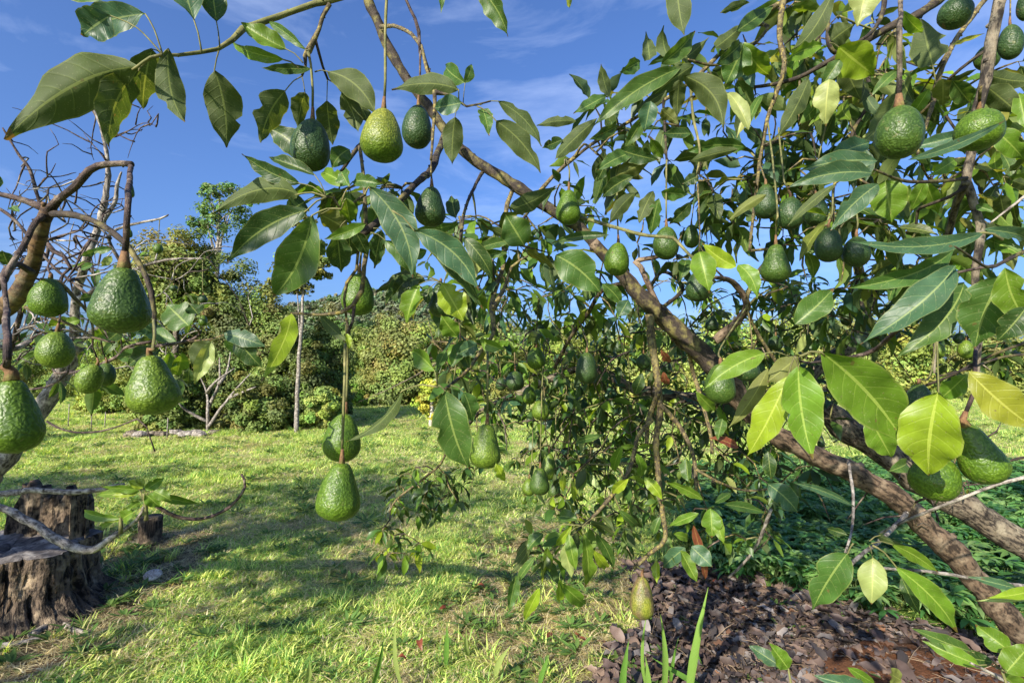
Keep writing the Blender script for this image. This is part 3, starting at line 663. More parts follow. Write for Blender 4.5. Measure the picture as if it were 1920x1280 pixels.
def stump():
    cx, cy = -3.12, 3.26; t = empty('tree_stump', (cx, cy, 0), 'large weathered tree stump with upright splintered slab, bottom left', 'tree stump')
    mb = MB(); rings = []
    for i in range(12):
        z = -.05 + .43 * i / 11; fl = 1.0 + .38 * math.exp(-max(z, 0) / .07) 
        r = ridged_ring(cx, cy, lambda a: (.44 + .05 * math.cos(a * 3 + 1) + .03 * math.cos(a * 5 + 2) + .03 * N3(math.cos(a) * 2, math.sin(a) * 2, z * 2)) * fl * (1 - .06 * z), z, seed=3, amp=.26)
        r = [v + Vector((0, 0, (.03 * N3(v.x, v.y, 3, 5) if i == 11 else 0))) for v in r]; rings.append(r)
    lathe_rings(mb, rings, B_STUMP); mb.build('stump_base', t, (cx, cy, 0))
    mb = MB(); tr = [rings[-1]]
    for f in (.93, .8, .6, .4, .2, .02):
        tr.append([Vector((cx + (v.x - cx) * f, cy + (v.y - cy) * f, v.z + .012 + .02 * N3(v.x * f, v.y * f, 1, 6) - .02 * (1 - f))) for v in rings[-1]])
    V = [v + Vector((0, 0, .001)) for r in tr for v in r]; n = len(tr[0])
    F = [(i * n + k, i * n + (k + 1) % n, (i + 1) * n + (k + 1) % n, (i + 1) * n + k) for i in range(len(tr) - 1) for k in range(n)]
    mb.add(V, F, [(v.x, v.y) for v in V], (1, 1, 1), bark_material('cut_wood', (.13, .12, .115), (.05, .045, .045), (.26, .25, .24), .35, 5)); mb.build('cut_face', t, (cx, cy, 0))
    # slab standing at the back
    def slab(x0, x1, d, topf, th, name):
        mb = MB(); V, U, F = [], [], []; nx, nz = 22, 12
        for s in (0, 1):
            for i in range(nx + 1):
                px = x0 + (x1 - x0) * i / nx; zt = P(px, topf(px), d).z; base = P(px, 900, d)
                for j in range(nz + 1):
                    z = .3 + (zt - .3) * j / nz; k = 1 - .10 * (j / nz)
                    rid = .05 * N3(px * .12, z * .8, 1, 1.0) + .03 * N3(px * .4, z, 4, 1) + .03 * abs(N3(px * .9, z * .5, 2, 1))
                    V.append(Vector((base.x * (1.0) + .02 * (1 - j / nz) * (i / nx - .5) * 6 * .3, base.y + (th if s else 0) + (rid if not s else 0) + .12 * ((i / nx - .5) ** 2), z))); U.append((i * .02, z))
        m1 = (nx + 1) * (nz + 1)
        for i in range(nx):
            for j in range(nz):
                a = i * (nz + 1) + j; b = a + nz + 1
                F.append((a, b, b + 1, a + 1)); F.append((m1 + a, m1 + a + 1, m1 + b + 1, m1 + b))
            a = i * (nz + 1) + nz; b = a + nz + 1; F.append((a, b, m1 + b, m1 + a))
        for j in range(nz):
            F.append((j, j + 1, m1 + j + 1, m1 + j)); a = nx * (nz + 1) + j; F.append((a, m1 + a, m1 + a + 1, a + 1))
        mb.add(V, F, U, (1, 1, 1), B_STUMP); mb.build(name, t, (cx, cy, 0))
    slab(14, 156, 3.4, lambda px: 934 - 26 * max(0, math.sin((px - 20) / 23)) + 10 * N3(px * .09, 3, 1) + 8 * N3(px * .35, 1, 1) - (12 if 112 < px < 128 else 0) + 9 * math.sin(px * .7) + max(0, 28 - px) * 2.2, .07, 'splintered_slab')
    slab(134, 152, 3.32, lambda px: 925 + 6 * math.sin(px), .04, 'splinter')
        # surface roots
    for path in [[(60, 1190), (110, 1165), (170, 1140), (262, 1106)], [(-40, 1222), (30, 1205), (90, 1192)], [(90, 1150), (135, 1178), (178, 1192)]]:
        mb = MB(); q, w = spline([G(x, y, .01) for x, y in path], list(np.linspace(.022, .01, len(path))), .05, .5); tube(mb, q, w, B_PALE, 6, .3); mb.build('root', t, (cx, cy, 0))
stump()
def post():
    g = G(281, 1016); d = pix(g)[2]; t = empty('small_stump', g, 'small sawn off stump post standing on the lawn right of the big stump', 'tree stump')
    mb = MB(); h = P(281, 968, d).z; rings = [ridged_ring(g.x, g.y, lambda a: .088 * (1.25 if i == 0 else 1), -.02 + (h + .02) * i / 6, 28, 7, .12) for i in range(7)]
    rings.append([Vector((g.x, g.y, h + .002)) for v in rings[0]]); lathe_rings(mb, rings, B_STUMP); mb.build('stump_post', t, g)
post()
def disc():
    g = G(286, 1090); mb = MB(); n = 18; V = []
    ax = Vector((.25, -.35, .9)).normalized(); s = ax.orthogonal().normalized(); u = ax.cross(s)
    for rr, z in ((.001, .046), (.04, .046), (.049, .04), (.049, .026), (.001, .02)):
        for k in range(n): a = 6.283 * k / n; V.append(g + Vector((0, 0, .02)) + (s * math.cos(a) * 1.15 + u * math.sin(a)) * rr + ax * z)
    F = [(i * n + k, i * n + (k + 1) % n, (i + 1) * n + (k + 1) % n, (i + 1) * n + k) for i in range(4) for k in range(n)]
    mb.add(V, F, [(v.x * 3, v.y * 3) for v in V], (1, 1, 1), B_WHITE)
    tag(mb.build('cut_branch_end', None, g), 'small pale round slice of wood lying in the grass beside the big stump', 'wood slice')
disc()
def fallen(label, L, spots, grp):
    for (x, y, kind, where) in spots:
        g = G(x, y, .03); mb = MB(); a = random.uniform(0, 6.28); l = L * random.uniform(.7, 1.2); d = Vector((math.cos(a), math.sin(a), random.uniform(-.1, .2))) * l
        add_leaf(mb, g - d / 2, g + d / 2, l * .42, Vector((random.uniform(-.4, .4), random.uniform(-.6, .1), 1)), tone(kind), curl=random.uniform(-.02, .03), fold=.4, wave=.6, nu=2, nv=7, m=M_LEAF_FAR)
        tag(mb.build('fallen_leaf', None, g), label + ' ' + where, 'fallen leaf', grp)
fallen('orange brown fallen leaf on the sunlit grass,', .085, [(830, 1140, 'R', 'upper one left of the bare straw patch'), (790, 1210, 'R', 'large one at bottom centre'), (752, 1238, 'R', 'lowest of the bottom centre ones'), (1030, 1190, 'R', 'left of the pair under the low shoot'), (1090, 1192, 'R', 'right of the pair under the low shoot'), (900, 1102, 'R', 'beside the shadow left of the low shoot'), (1122, 1108, 'R', 'just under the low leafy shoot')], 'orange fallen leaves on the grass')
fallen('rust brown fallen leaf on the litter,', .12, [(1275, 1105, 'R', 'nearest behind the yellow brown avocado'), (1300, 1098, 'R', 'upright one under the blue green leaves'), (1350, 1095, 'R', 'at the upper edge of the litter patch'), (1445, 1190, 'R', 'right one in the middle of the patch'), (1420, 1205, 'R', 'lower one in the middle of the patch'), (1395, 1150, 'R', 'upper one in the middle of the patch'), (1480, 1225, 'R', 'close to the lower single shoot'), (1605, 1205, 'R', 'at the border of the red soil')], 'rust brown fallen leaves on the litter')
fallen('green fallen leaf on the red soil,', .11, [(1640, 1255, 'L', 'leftmost'), (1688, 1248, 'G', 'middle one'), (1720, 1245, 'L', 'rightmost')], 'green fallen leaves on the red soil')

# ---------------------------------------------------------------- branches of the near trees
LIGHTTIP = []
MAIN_BASE = Vector((3.35, 2.3, 0)); LEFT_BASE = Vector((-3.2, 2.75, 0))
main = empty('avocado_tree', MAIN_BASE, 'large spreading avocado tree whose leaning limbs and hanging fruit fill the right and top', 'tree')
left = empty('avocado_tree', LEFT_BASE, 'half bare avocado tree at the left with ringed orange branch and few leaves', 'tree')
skel = []     # (point, radius) of the main tree's wood
lskel = []
def branch(tree, path, bark, name='branch', sides=9, step=.02, knob=True, jitter=.35, sk=True, lump=.26):
    """path: (px, py, width px, depth)"""
    pts = [P(x, y, d) for x, y, w, d in path]; rs = [w * d / FPX / 2 * math.cos(math.atan(min(1.3, abs(x - 960) / FPX))) ** .75 * (.85 if w > 18 else .86) for x, y, w, d in path]
    q, r = spline(pts, rs, step, jitter)
    sw = 0
    for i in range(len(r)):
        L_ = i * step; r[i] *= 1 + .10 * N3(L_ * 14 + path[0][0], path[0][1], 0) + .13 * max(0, N3(L_ * 30 + path[0][1], path[0][0], 3)) ** 1
    mb = MB(); tube(mb, q, r, bark, sides, lump)
    if knob: knobs(mb, q, r, bark, every=max(.05, rs[0] * 7))
    base = MAIN_BASE if tree is main else LEFT_BASE
    mb.build(name, tree, base)
    if sk: (skel if tree is main else lskel).extend([(q[i], r[i]) for i in range(0, len(q), 2)])
    return q
def dp(path, d0, d1):
    n = len(path); return [(p[0], p[1], p[2], (p[3] if len(p) > 3 else d0 + (d1 - d0) * i / (n - 1))) for i, p in enumerate(path)]
# main trunk, outside the frame to the right, and its two limbs
mb = MB(); q, r = spline([Vector((3.35, 2.3, -.15)), Vector((3.3, 2.3, .3)), Vector((3.15, 2.35, .7)), Vector((3.3, 2.1, 1.6)), Vector((3.1, 1.8, 2.8)), Vector((2.4, 1.5, 3.8))], [.34, .25, .22, .17, .12, .06], .08, .3)
tube(mb, q, r, B_OLD, 16, .2); mb.build('trunk', main, MAIN_BASE); skel.extend([(a, b) for a, b in zip(q, r)][4::3])
L1 = branch(main, dp([(735, -150, 24), (690, -20, 23), (708, 40, 22), (735, 100, 22), (775, 165, 20), (830, 235, 22), (872, 287, 22), (930, 325, 24), (985, 360, 25), (1040, 396, 24), (1085, 428, 25), (1132, 478, 27), (1182, 532, 30), (1237, 588, 37), (1292, 638, 41), (1342, 690, 44)], 1.95, 1.8), B_DARK, 'limb', 14)
branch(main, dp([(1110, 455, 26), (1182, 532, 31), (1237, 588, 38), (1292, 638, 42), (1342, 690, 45), (1390, 752, 46), (1460, 815, 48), (1560, 868, 50), (1650, 915, 52), (1720, 970, 56), (1790, 1042, 60), (1850, 1108, 62), (1915, 1180, 66), (2120, 1360, 80), (2350, 1430, 110)], 1.84, 2.2), B_LIMB, 'limb', 18, .03)
branch(main, dp([(2450, 1250, 120), (2100, 1120, 90), (1920, 1018, 74), (1850, 978, 72), (1750, 916, 70), (1680, 868, 68), (1620, 825, 64), (1560, 780, 60), (1520, 750, 50), (1490, 738, 44), (1450, 752, 36), (1350, 752, 32), (1250, 742, 28), (1180, 722, 24), (1125, 695, 20), (1085, 690, 16), (1020, 715, 14), (960, 742, 14), (900, 770, 9)], 2.5, 3.0), B_OLD, 'limb', 18, .05, lump=.3)
branch(main, [(1510, 745, 44, 2.75), (1530, 690, 36, 2.8), (1600, 640, 30, 2.9), (1620, 560, 26, 2.9), (1605, 480, 20, 2.7)], B_OLD, 'limb', 10)
branch(main, dp([(1218, 590, 19), (1222, 640, 18), (1232, 700, 16), (1238, 765, 14), (1230, 830, 13), (1236, 900, 12), (1242, 960, 11), (1247, 1010, 10), (1215, 1040, 9), (1188, 1066, 7)], 1.75, 1.65), B_LICH)
branch(main, [(1238, 758, 12, 1.7), (1275, 800, 10, 1.7), (1300, 855, 9, 1.65), (1305, 920, 8, 1.6)], B_LICH)
branch(main, [(1236, 735, 12, 1.7), (1215, 790, 11, 1.75), (1212, 840, 8, 1.7)], B_LICH)
branch(main, [(1225, 785, 10, 1.7), (1195, 820, 9, 1.7), (1180, 880, 9, 1.65), (1150, 925, 9, 1.6), (1115, 965, 8, 1.55), (1092, 985, 6, 1.55)], B_LICH)
branch(main, [(1305, 880, 7, 1.6), (1350, 905, 6, 1.6), (1400, 920, 5, 1.7), (1450, 915, 5, 1.7)], B_LICH)
branch(main, [(1340, 640, 22, 1.82), (1375, 610, 20, 1.8), (1400, 575, 17, 1.75), (1375, 530, 13, 1.7), (1340, 520, 8, 1.6)], B_LIMB)
branch(main, [(1292, 655, 10, 1.82), (1300, 700, 10, 1.9), (1330, 800, 8, 1.8), (1335, 850, 8, 1.8)], B_LICH)
branch(main, dp([(1905, -90, 34), (1880, -20, 30), (1862, 60, 28), (1848, 150, 27), (1830, 225, 26), (1822, 290, 22), (1812, 340, 22), (1825, 385, 21), (1840, 440, 20), (1828, 520, 17), (1838, 620, 12), (1830, 720, 9)], 1.15, 1.1), B_OLD, 'limb', 14)
branch(main, [(1812, 342, 20, 1.1), (1792, 380, 18, 1.15), (1782, 430, 17, 1.2), (1768, 500, 14, 1.25), (1755, 600, 9, 1.3), (1752, 700, 6, 1.3)], B_OLD)
branch(main, [(1905, -120, 26, 1.7), (1740, 15, 22, 1.65), (1690, 40, 21, 1.6), (1620, 78, 19, 1.6), (1560, 112, 14, 1.6), (1500, 145, 10, 1.65), (1440, 160, 8, 1.7), (1395, 165, 6, 1.7)], B_DARK, 'limb')
branch(main, [(1880, -40, 14, 1.5), (1805, 55, 13, 1.45), (1775, 110, 12, 1.4), (1755, 165, 14, 1.4), (1750, 190, 12, 1.4), (1735, 240, 7, 1.3), (1720, 290, 6, 1.25)], B_LICH)
branch(main, [(1848, 95, 9, 1.3), (1800, 130, 9, 1.3), (1768, 160, 8, 1.35)], B_DARK)
branch(main, [(1480, -60, 16, 1.7), (1466, 15, 14, 1.65), (1463, 70, 12, 1.65), (1470, 120, 11, 1.6), (1460, 165, 10, 1.6), (1440, 220, 9, 1.6), (1425, 300, 8, 1.6), (1415, 380, 7, 1.6), (1405, 470, 6, 1.6)], B_LICH)
branch(main, [(1660, -60, 16, 1.6), (1655, 20, 12, 1.6), (1632, 62, 9, 1.55), (1570, 110, 8, 1.5), (1555, 175, 7, 1.5)], B_DARK)
branch(main, [(1560, -40, 12, 1.7), (1553, 40, 9, 1.7), (1560, 95, 10, 1.7), (1620, 120, 11, 1.8), (1628, 190, 9, 1.8), (1600, 245, 9, 1.8), (1590, 300, 6, 1.8)], B_DARK)
# arching upper right limb carrying the row of leaves against the sky
branch(main, dp([(1700, -110, 22), (1560, -40, 18), (1440, 20, 13), (1390, 55, 11), (1350, 100, 10), (1310, 140, 9), (1270, 172, 8), (1225, 200, 8), (1160, 240, 7), (1110, 270, 7), (1060, 310, 8), (1020, 350, 9), (1000, 375, 12)], 1.7, 1.9), B_LICH)
branch(main, [(1060, 310, 7, 1.9), (1080, 290, 7, 1.85), (1095, 270, 5, 1.8), (1120, 290, 4, 1.7)], B_LICH)
branch(main, [(1400, 48, 9, 1.65), (1440, 50, 8, 1.6), (1400, 95, 7, 1.6), (1345, 122, 6, 1.6), (1290, 112, 5, 1.55)], B_LICH, jitter=.1)
# hanging twigs
branch(main, [(1243, 175, 6, 1.6), (1246, 230, 6, 1.55), (1250, 300, 5, 1.4)], B_DARK, jitter=.2)
branch(main, [(1295, 160, 6, 1.5), (1300, 220, 6, 1.5), (1312, 280, 5, 1.5), (1305, 340, 5, 1.5)], B_GREEN)
branch(main, [(1088, 407, 9, 1.5), (1150, 425, 8, 1.4), (1200, 440, 8, 1.35), (1245, 444, 7, 1.3), (1262, 445, 8, 1.3), (1290, 475, 7, 1.25), (1315, 500, 7, 1.2), (1340, 528, 6, 1.15)], B_GREEN)
# upper left twig with the large leaves
branch(main, dp([(850, -90, 16), (640, -5, 14), (590, 8, 13), (520, 32, 14), (480, 45, 15), (455, 55, 15), (437, 75, 12), (410, 92, 10), (375, 99, 10), (335, 104, 9), (305, 103, 7)], .95, .74), B_GREEN, sides=12)
branch(main, [(618, 8, 11, .92), (605, 30, 10, .92), (598, 55, 9, .92), (588, 75, 12, .92), (578, 95, 14, .92), (572, 105, 9, .92), (573, 125, 6, .92), (566, 143, 5, .92)], B_LICH, jitter=.2)
branch(main, [(590, 72, 7, .92), (598, 100, 6, .93), (605, 125, 6, .95), (615, 150, 5, .96)], B_DARK)
branch(main, [(714, 50, 9, 1.9), (740, 50, 8, 1.6), (765, 60, 8, 1.4), (785, 82, 8, 1.25), (797, 115, 8, 1.2), (808, 145, 9, 1.18), (818, 172, 10, 1.15)], B_LICH)
branch(main, [(750, -60, 7, 1.2), (762, 0, 6, 1.2), (778, 35, 7, 1.2), (785, 60, 8, 1.2), (787, 100, 5, 1.2)], B_PURPLE)
branch(main, [(790, 85, 5, 1.2), (800, 130, 8, 1.18), (814, 170, 9, 1.15), (812, 240, 6, 1.12), (808, 300, 6, 1.1)], B_LICH)
branch(main, [(816, 172, 8, 1.15), (840, 178, 5, 1.13), (860, 190, 5, 1.12), (875, 200, 5, 1.12), (900, 195, 4, 1.12), (920, 190, 3, 1.12)], B_DARK, jitter=.1)
# branch of the big rosette
branch(main, [(838, 240, 14, 1.8), (812, 310, 15, 1.3), (790, 335, 15, 1.15), (750, 375, 15, 1.0), (718, 408, 16, .95), (688, 430, 18, .92), (678, 440, 12, .92)], B_DARK, sides=12)
branch(main, [(680, 438, 12, .92), (686, 470, 11, .92), (682, 500, 10, .92), (678, 545, 11, .92), (662, 572, 10, .92), (640, 585, 9, .92), (600, 590, 7, .92), (560, 588, 6, .92), (545, 587, 5, .92)], B_LICH, sides=10)
branch(main, [(674, 440, 9, .93), (670, 480, 7, .93), (668, 505, 7, .93), (650, 530, 7, .93), (645, 560, 7, .93), (650, 600, 6, .93), (655, 620, 8, .93), (646, 640, 9, .92)], B_LICH)
branch(main, [(664, 572, 8, .92), (662, 600, 6, .92), (652, 625, 8, .92)], B_PURPLE)
branch(main, [(674, 275, 8, 1.0), (680, 320, 8, .97), (684, 370, 8, .95), (686, 425, 10, .93)], B_LICH)
branch(main, [(700, 245, 10, 1.2), (672, 275, 9, 1.05), (655, 300, 8, 1.0), (640, 322, 8, 1.0)], B_DARK)
branch(main, [(684, 365, 6, .93), (655, 385, 5, .9), (640, 395, 8, .88), (625, 370, 6, .88), (610, 368, 5, .88), (590, 370, 4, .87)], B_LICH)
branch(main, [(640, 395, 7, .88), (650, 412, 6, .9), (676, 436, 8, .92)], B_DARK)
branch(main, [(905, 322, 8, 1.9), (885, 360, 7, 1.6), (870, 400, 7, 1.4), (864, 440, 8, 1.3), (862, 470, 6, 1.3)], B_DARK)
branch(main, [(965, 345, 9, 1.9), (950, 390, 10, 1.8), (945, 450, 9, 1.7), (943, 500, 9, 1.6), (928, 545, 11, 1.5), (922, 585, 12, 1.4), (925, 625, 9, 1.35), (900, 660, 8, 1.3), (880, 690, 8, 1.25), (856, 712, 8, 1.2), (835, 728, 6, 1.1)], B_LICH)
branch(main, [(922, 585, 10, 1.4), (935, 560, 9, 1.4), (950, 530, 7, 1.5), (960, 500, 6, 1.5), (990, 480, 4, 1.5)], B_LICH)
branch(main, [(1000, 385, 8, 1.85), (985, 405, 6, 1.7), (975, 420, 5, 1.6)], B_DARK)
branch(main, [(1170, 530, 10, 1.84), (1130, 545, 9, 2.0), (1100, 590, 9, 2.2), (1065, 640, 8, 2.3), (1040, 690, 8, 2.4)], B_DARK)
branch(main, [(1225, 590, 10, 1.84), (1280, 540, 8, 2.0), (1240, 510, 8, 2.1), (1210, 560, 7, 2.2)], B_DARK)
branch(main, [(1265, 640, 12, 1.84), (1200, 500, 12, 1.9), (1190, 490, 12, 1.9), (1230, 482, 10, 1.9), (1262, 470, 6, 1.9)], B_LIMB)
branch(main, [(843, 832, 5, 2.2), (825, 870, 5, 2.3), (790, 900, 5, 2.4), (745, 935, 5, 2.4), (730, 960, 4, 2.4)], B_LICH)
branch(main, [(900, 770, 8, 3.0), (850, 830, 6, 2.4), (843, 834, 5, 2.2)], B_DARK)
branch(main, [(1700, 962, 12, 1.95), (1660, 1005, 9, 1.3), (1625, 1032, 9, 1.1), (1595, 1058, 9, .95)], B_PALE)
branch(main, [(2000, 1110, 12, 1.2), (1850, 1088, 9, 1.05), (1750, 1072, 8, 1.0), (1650, 1064, 6, .95)], B_PALE)
branch(main, [(1590, 862, 7, 1.6), (1600, 930, 7, 1.4), (1597, 990, 6, 1.2), (1585, 1036, 5, 1.1)], B_PALE)
branch(main, [(1445, 955, 8, 1.9), (1425, 1010, 7, 2.0), (1400, 1050, 6, 2.1), (1366, 1082, 6, 2.2)], B_PALE)
branch(main, [(1960, 885, 14, 1.3), (1880, 905, 8, 1.3), (1800, 935, 8, 1.35), (1700, 975, 8, 1.5), (1650, 1000, 6, 1.6)], B_PALE)
branch(main, [(1960, 850, 9, 1.4), (1880, 868, 6, 1.35), (1850, 900, 5, 1.3)], B_DARK)
branch(main, [(2000, 620, 10, 1.1), (1900, 650, 8, 1.1), (1840, 675, 8, 1.15), (1770, 710, 7, 1.2), (1695, 735, 6, 1.3)], B_DARK)
branch(main, [(2000, 660, 8, .9), (1890, 668, 7, .85), (1820, 690, 6, .75), (1760, 705, 5, .7)], B_DARK)
branch(main, [(2000, 440, 18, .9), (1915, 475, 12, .85), (1880, 492, 10, .8), (1850, 500, 8, .75), (1800, 468, 6, .68), (1790, 462, 4, .66)], B_DARK)
branch(main, [(1862, 498, 8, .78), (1800, 510, 7, .75), (1740, 530, 6, .75), (1700, 600, 9, .9), (1640, 655, 12, 1.1), (1600, 668, 8, 1.1), (1520, 680, 6, .9), (1490, 668, 5, .75)], B_PURPLE)
branch(main, [(1990, 300, 12, 1.1), (1930, 360, 9, 1.1), (1880, 400, 6, 1.1), (1855, 420, 5, 1.1)], B_PALE)
branch(main, [(1812, 335, 10, 1.1), (1760, 340, 9, 1.0), (1700, 340, 8, .95), (1655, 325, 6, .9), (1640, 318, 4, .88)], B_DARK)
branch(main, [(1812, 350, 9, 1.1), (1780, 370, 9, 1.12), (1740, 385, 9, 1.15), (1720, 395, 8, 1.2), (1718, 420, 6, 1.2)], B_DARK)
branch(main, [(1620, 540, 10, 2.6), (1600, 430, 9, 2.0), (1610, 345, 8, 1.6), (1590, 338, 7, 1.5), (1565, 345, 7, 1.5), (1562, 420, 7, 1.45)], B_LICH)
branch(main, [(1470, 700, 9, 1.8), (1430, 640, 8, 1.75), (1400, 575, 8, 1.7), (1420, 510, 8, 1.65), (1460, 470, 8, 1.65), (1408, 470, 6, 1.6)], B_LICH)
branch(main, [(1950, 1300, 20, .75), (1900, 1285, 10, .7), (1860, 1262, 7, .68), (1820, 1242, 5, .66)], B_PALE)
branch(main, [(1900, 1330, 10, .6), (1885, 1275, 7, .65), (1878, 1255, 6, .65)], B_GREEN)
branch(main, [(1500, 1340, 8, .7), (1485, 1290, 6, .7), (1478, 1252, 4, .7)], B_GREEN)

# left tree: its pale trunk, then the ringed branch and dark limbs close to the camera
branch(left, [(-260, 1350, 66, 3.0), (-80, 985, 56, 3.0), (-10, 885, 50, 3.0), (40, 820, 46, 3.0), (90, 745, 42, 3.0), (125, 690, 38, 3.0), (150, 650, 32, 3.0)], B_PALE, 'trunk', 16, .05, lump=.25)
branch(left, [(150, 655, 30, 3.0), (110, 640, 22, 2.9), (60, 640, 18, 2.8), (20, 655, 15, 2.7), (-30, 640, 14, 2.6)], B_PALE, 'limb', 10)
branch(left, [(148, 655, 28, 3.0), (140, 600, 22, 2.9), (150, 530, 20, 2.8), (165, 480, 18, 2.7), (185, 425, 17, 2.7), (196, 375, 15, 2.7), (203, 320, 12, 2.7), (192, 250, 7, 2.7), (172, 195, 4, 2.7)], B_PALE, 'limb', 10)
branch(left, [(180, 430, 13, 2.7), (213, 385, 10, 2.7), (220, 345, 8, 2.7), (228, 322, 4, 2.7)], B_PALE)
branch(left, [(20, 655, 14, 2.7), (40, 580, 12, 2.6), (60, 500, 10, 2.6), (90, 470, 8, 2.6), (60, 330, 9, 2.6), (35, 290, 7, 2.6), (5, 240, 4, 2.6)], B_PURPLE)
branch(left, [(150, 640, 16, 3.0), (210, 590, 12, 2.8), (240, 520, 9, 2.6), (205, 440, 8, 2.5), (300, 410, 5, 2.5), (316, 402, 3, 2.5)], B_PALE)
branch(left, [(150, 560, 14, 2.8), (220, 520, 10, 2.7), (300, 490, 7, 2.6), (380, 485, 4, 2.6)], B_PALE)
branch(left, [(-160, 650, 76, 1.2), (-40, 606, 56, 1.12), (30, 562, 46, 1.06), (54, 512, 39, 1.05), (70, 462, 34, 1.02), (84, 415, 32, 1.0), (91, 388, 34, 1.0)], B_RING, 'limb', 16, .02)
branch(left, [(-900, 900, 110, 2.2), (-500, 720, 95, 1.6), (-160, 650, 78, 1.2)], B_OLD, 'limb', 12)
branch(left, [(-260, 1350, 72, 2.9), (-600, 1150, 90, 2.5), (-900, 900, 110, 2.2)], B_OLD, 'limb', 12)
branch(left, [(90, 398, 26, 1.0), (112, 375, 21, .99), (142, 350, 20, .97), (168, 320, 18, .96), (198, 308, 17, .95), (228, 306, 15, .94), (246, 308, 15, .93)], B_PURPLE, sides=12)
branch(left, [(93, 395, 22, 1.0), (50, 377, 16, 1.0), (0, 364, 14, 1.0), (-60, 355, 14, 1.0)], B_PURPLE, sides=12)
branch(left, [(90, 400, 20, 1.0), (70, 415, 15, .98), (45, 462, 15, .95), (20, 498, 15, .92), (5, 525, 19, .9), (-20, 560, 16, .9)], B_PURPLE, sides=12)
branch(left, [(60, 512, 16, 1.03), (35, 495, 17, 1.0), (10, 508, 16, .92), (2, 522, 12, .9)], B_PURPLE)
branch(left, [(5, 520, 13, .9), (12, 580, 13, .85), (15, 630, 12, .82)], B_PURPLE)
branch(left, [(100, 402, 20, 1.0), (130, 402, 18, .98), (170, 412, 16, .96), (205, 432, 15, .94), (238, 460, 15, .92), (265, 500, 13, .9), (284, 545, 12, .88), (291, 585, 10, .88), (289, 630, 7, .88)], B_DARK, sides=12)
branch(left, [(75, 525, 12, 1.04), (110, 528, 11, 1.06), (140, 560, 9, 1.08), (168, 590, 7, 1.1), (175, 628, 6, 1.1)], B_LICH)
branch(left, [(45, 575, 10, 1.06), (90, 592, 9, 1.08), (140, 612, 8, 1.1), (175, 632, 7, 1.1), (215, 642, 6, 1.1)], B_LICH)
branch(left, [(90, 455, 9, 1.3), (100, 470, 12, 1.3), (120, 480, 9, 1.3), (133, 502, 9, 1.3), (118, 515, 7, 1.3), (112, 560, 5, 1.3), (110, 590, 4, 1.3)], B_PURPLE)
branch(left, [(88, 790, 6, 1.2), (105, 800, 6, 1.2), (140, 810, 5, 1.2), (190, 808, 5, 1.2), (230, 796, 4, 1.2), (257, 785, 5, 1.2), (275, 800, 3, 1.2), (283, 825, 3, 1.2), (290, 846, 4, 1.2)], B_PURPLE, jitter=.1)
branch(left, [(55, 730, 6, 1.3), (85, 726, 5, 1.3), (112, 712, 6, 1.3), (127, 698, 6, 1.3), (130, 678, 3, 1.3)], B_PURPLE)
branch(left, [(-30, 380, 10, 1.6), (0, 392, 9, 1.6), (30, 415, 9, 1.6), (60, 450, 8, 1.6), (100, 500, 7, 1.6), (150, 540, 7, 1.6), (172, 560, 5, 1.6)], B_PURPLE)
branch(left, [(290, 640, 7, 1.3), (240, 650, 8, 1.3), (220, 668, 9, 1.4), (170, 690, 8, 1.5), (130, 700, 8, 2.0)], B_PURPLE)
branch(left, [(235, 655, 8, 1.35), (300, 648, 8, 1.3), (350, 640, 8, 1.25), (375, 625, 6, 1.2), (362, 610, 4, 1.15)], B_PURPLE)
branch(left, [(350, 640, 6, 1.25), (395, 636, 5, 1.2), (420, 628, 4, 1.2), (450, 632, 3, 1.2)], B_LICH)
# dead limb lying over the stump, broken off the left tree
dead = empty('fallen_limb', P(-30, 940, 2.5), 'bleached bare limb lying over the stump with curled grey twigs', 'dead branch')
def dead_branch(path, bark, name='branch'):
    q, r = spline([P(x, y, d) for x, y, w, d in path], [w * d / FPX / 2 for x, y, w, d in path], .03, .4); mb = MB(); tube(mb, q, r, bark, 9, .2); knobs(mb, q, r, bark, .1); mb.build(name, dead, dead.location)
dead_branch([(-90, 925, 12, 2.5), (20, 924, 11, 2.5), (60, 918, 10, 2.45), (125, 922, 11, 2.4), (180, 918, 9, 2.4), (232, 908, 6, 2.4)], B_PALE)
dead_branch([(-90, 930, 16, 2.5), (0, 952, 13, 2.45), (40, 968, 14, 2.4), (80, 993, 15, 2.35), (130, 1022, 16, 2.3), (175, 1030, 14, 2.3), (215, 1003, 10, 2.3), (256, 975, 7, 2.3), (275, 940, 5, 2.3)], B_PALE)
dead_branch([(272, 935, 8, 2.3), (300, 952, 7, 2.3), (330, 968, 7, 2.35), (380, 972, 6, 2.4), (430, 950, 6, 2.4), (460, 912, 5, 2.4), (452, 888, 4, 2.4)], B_PURPLE)
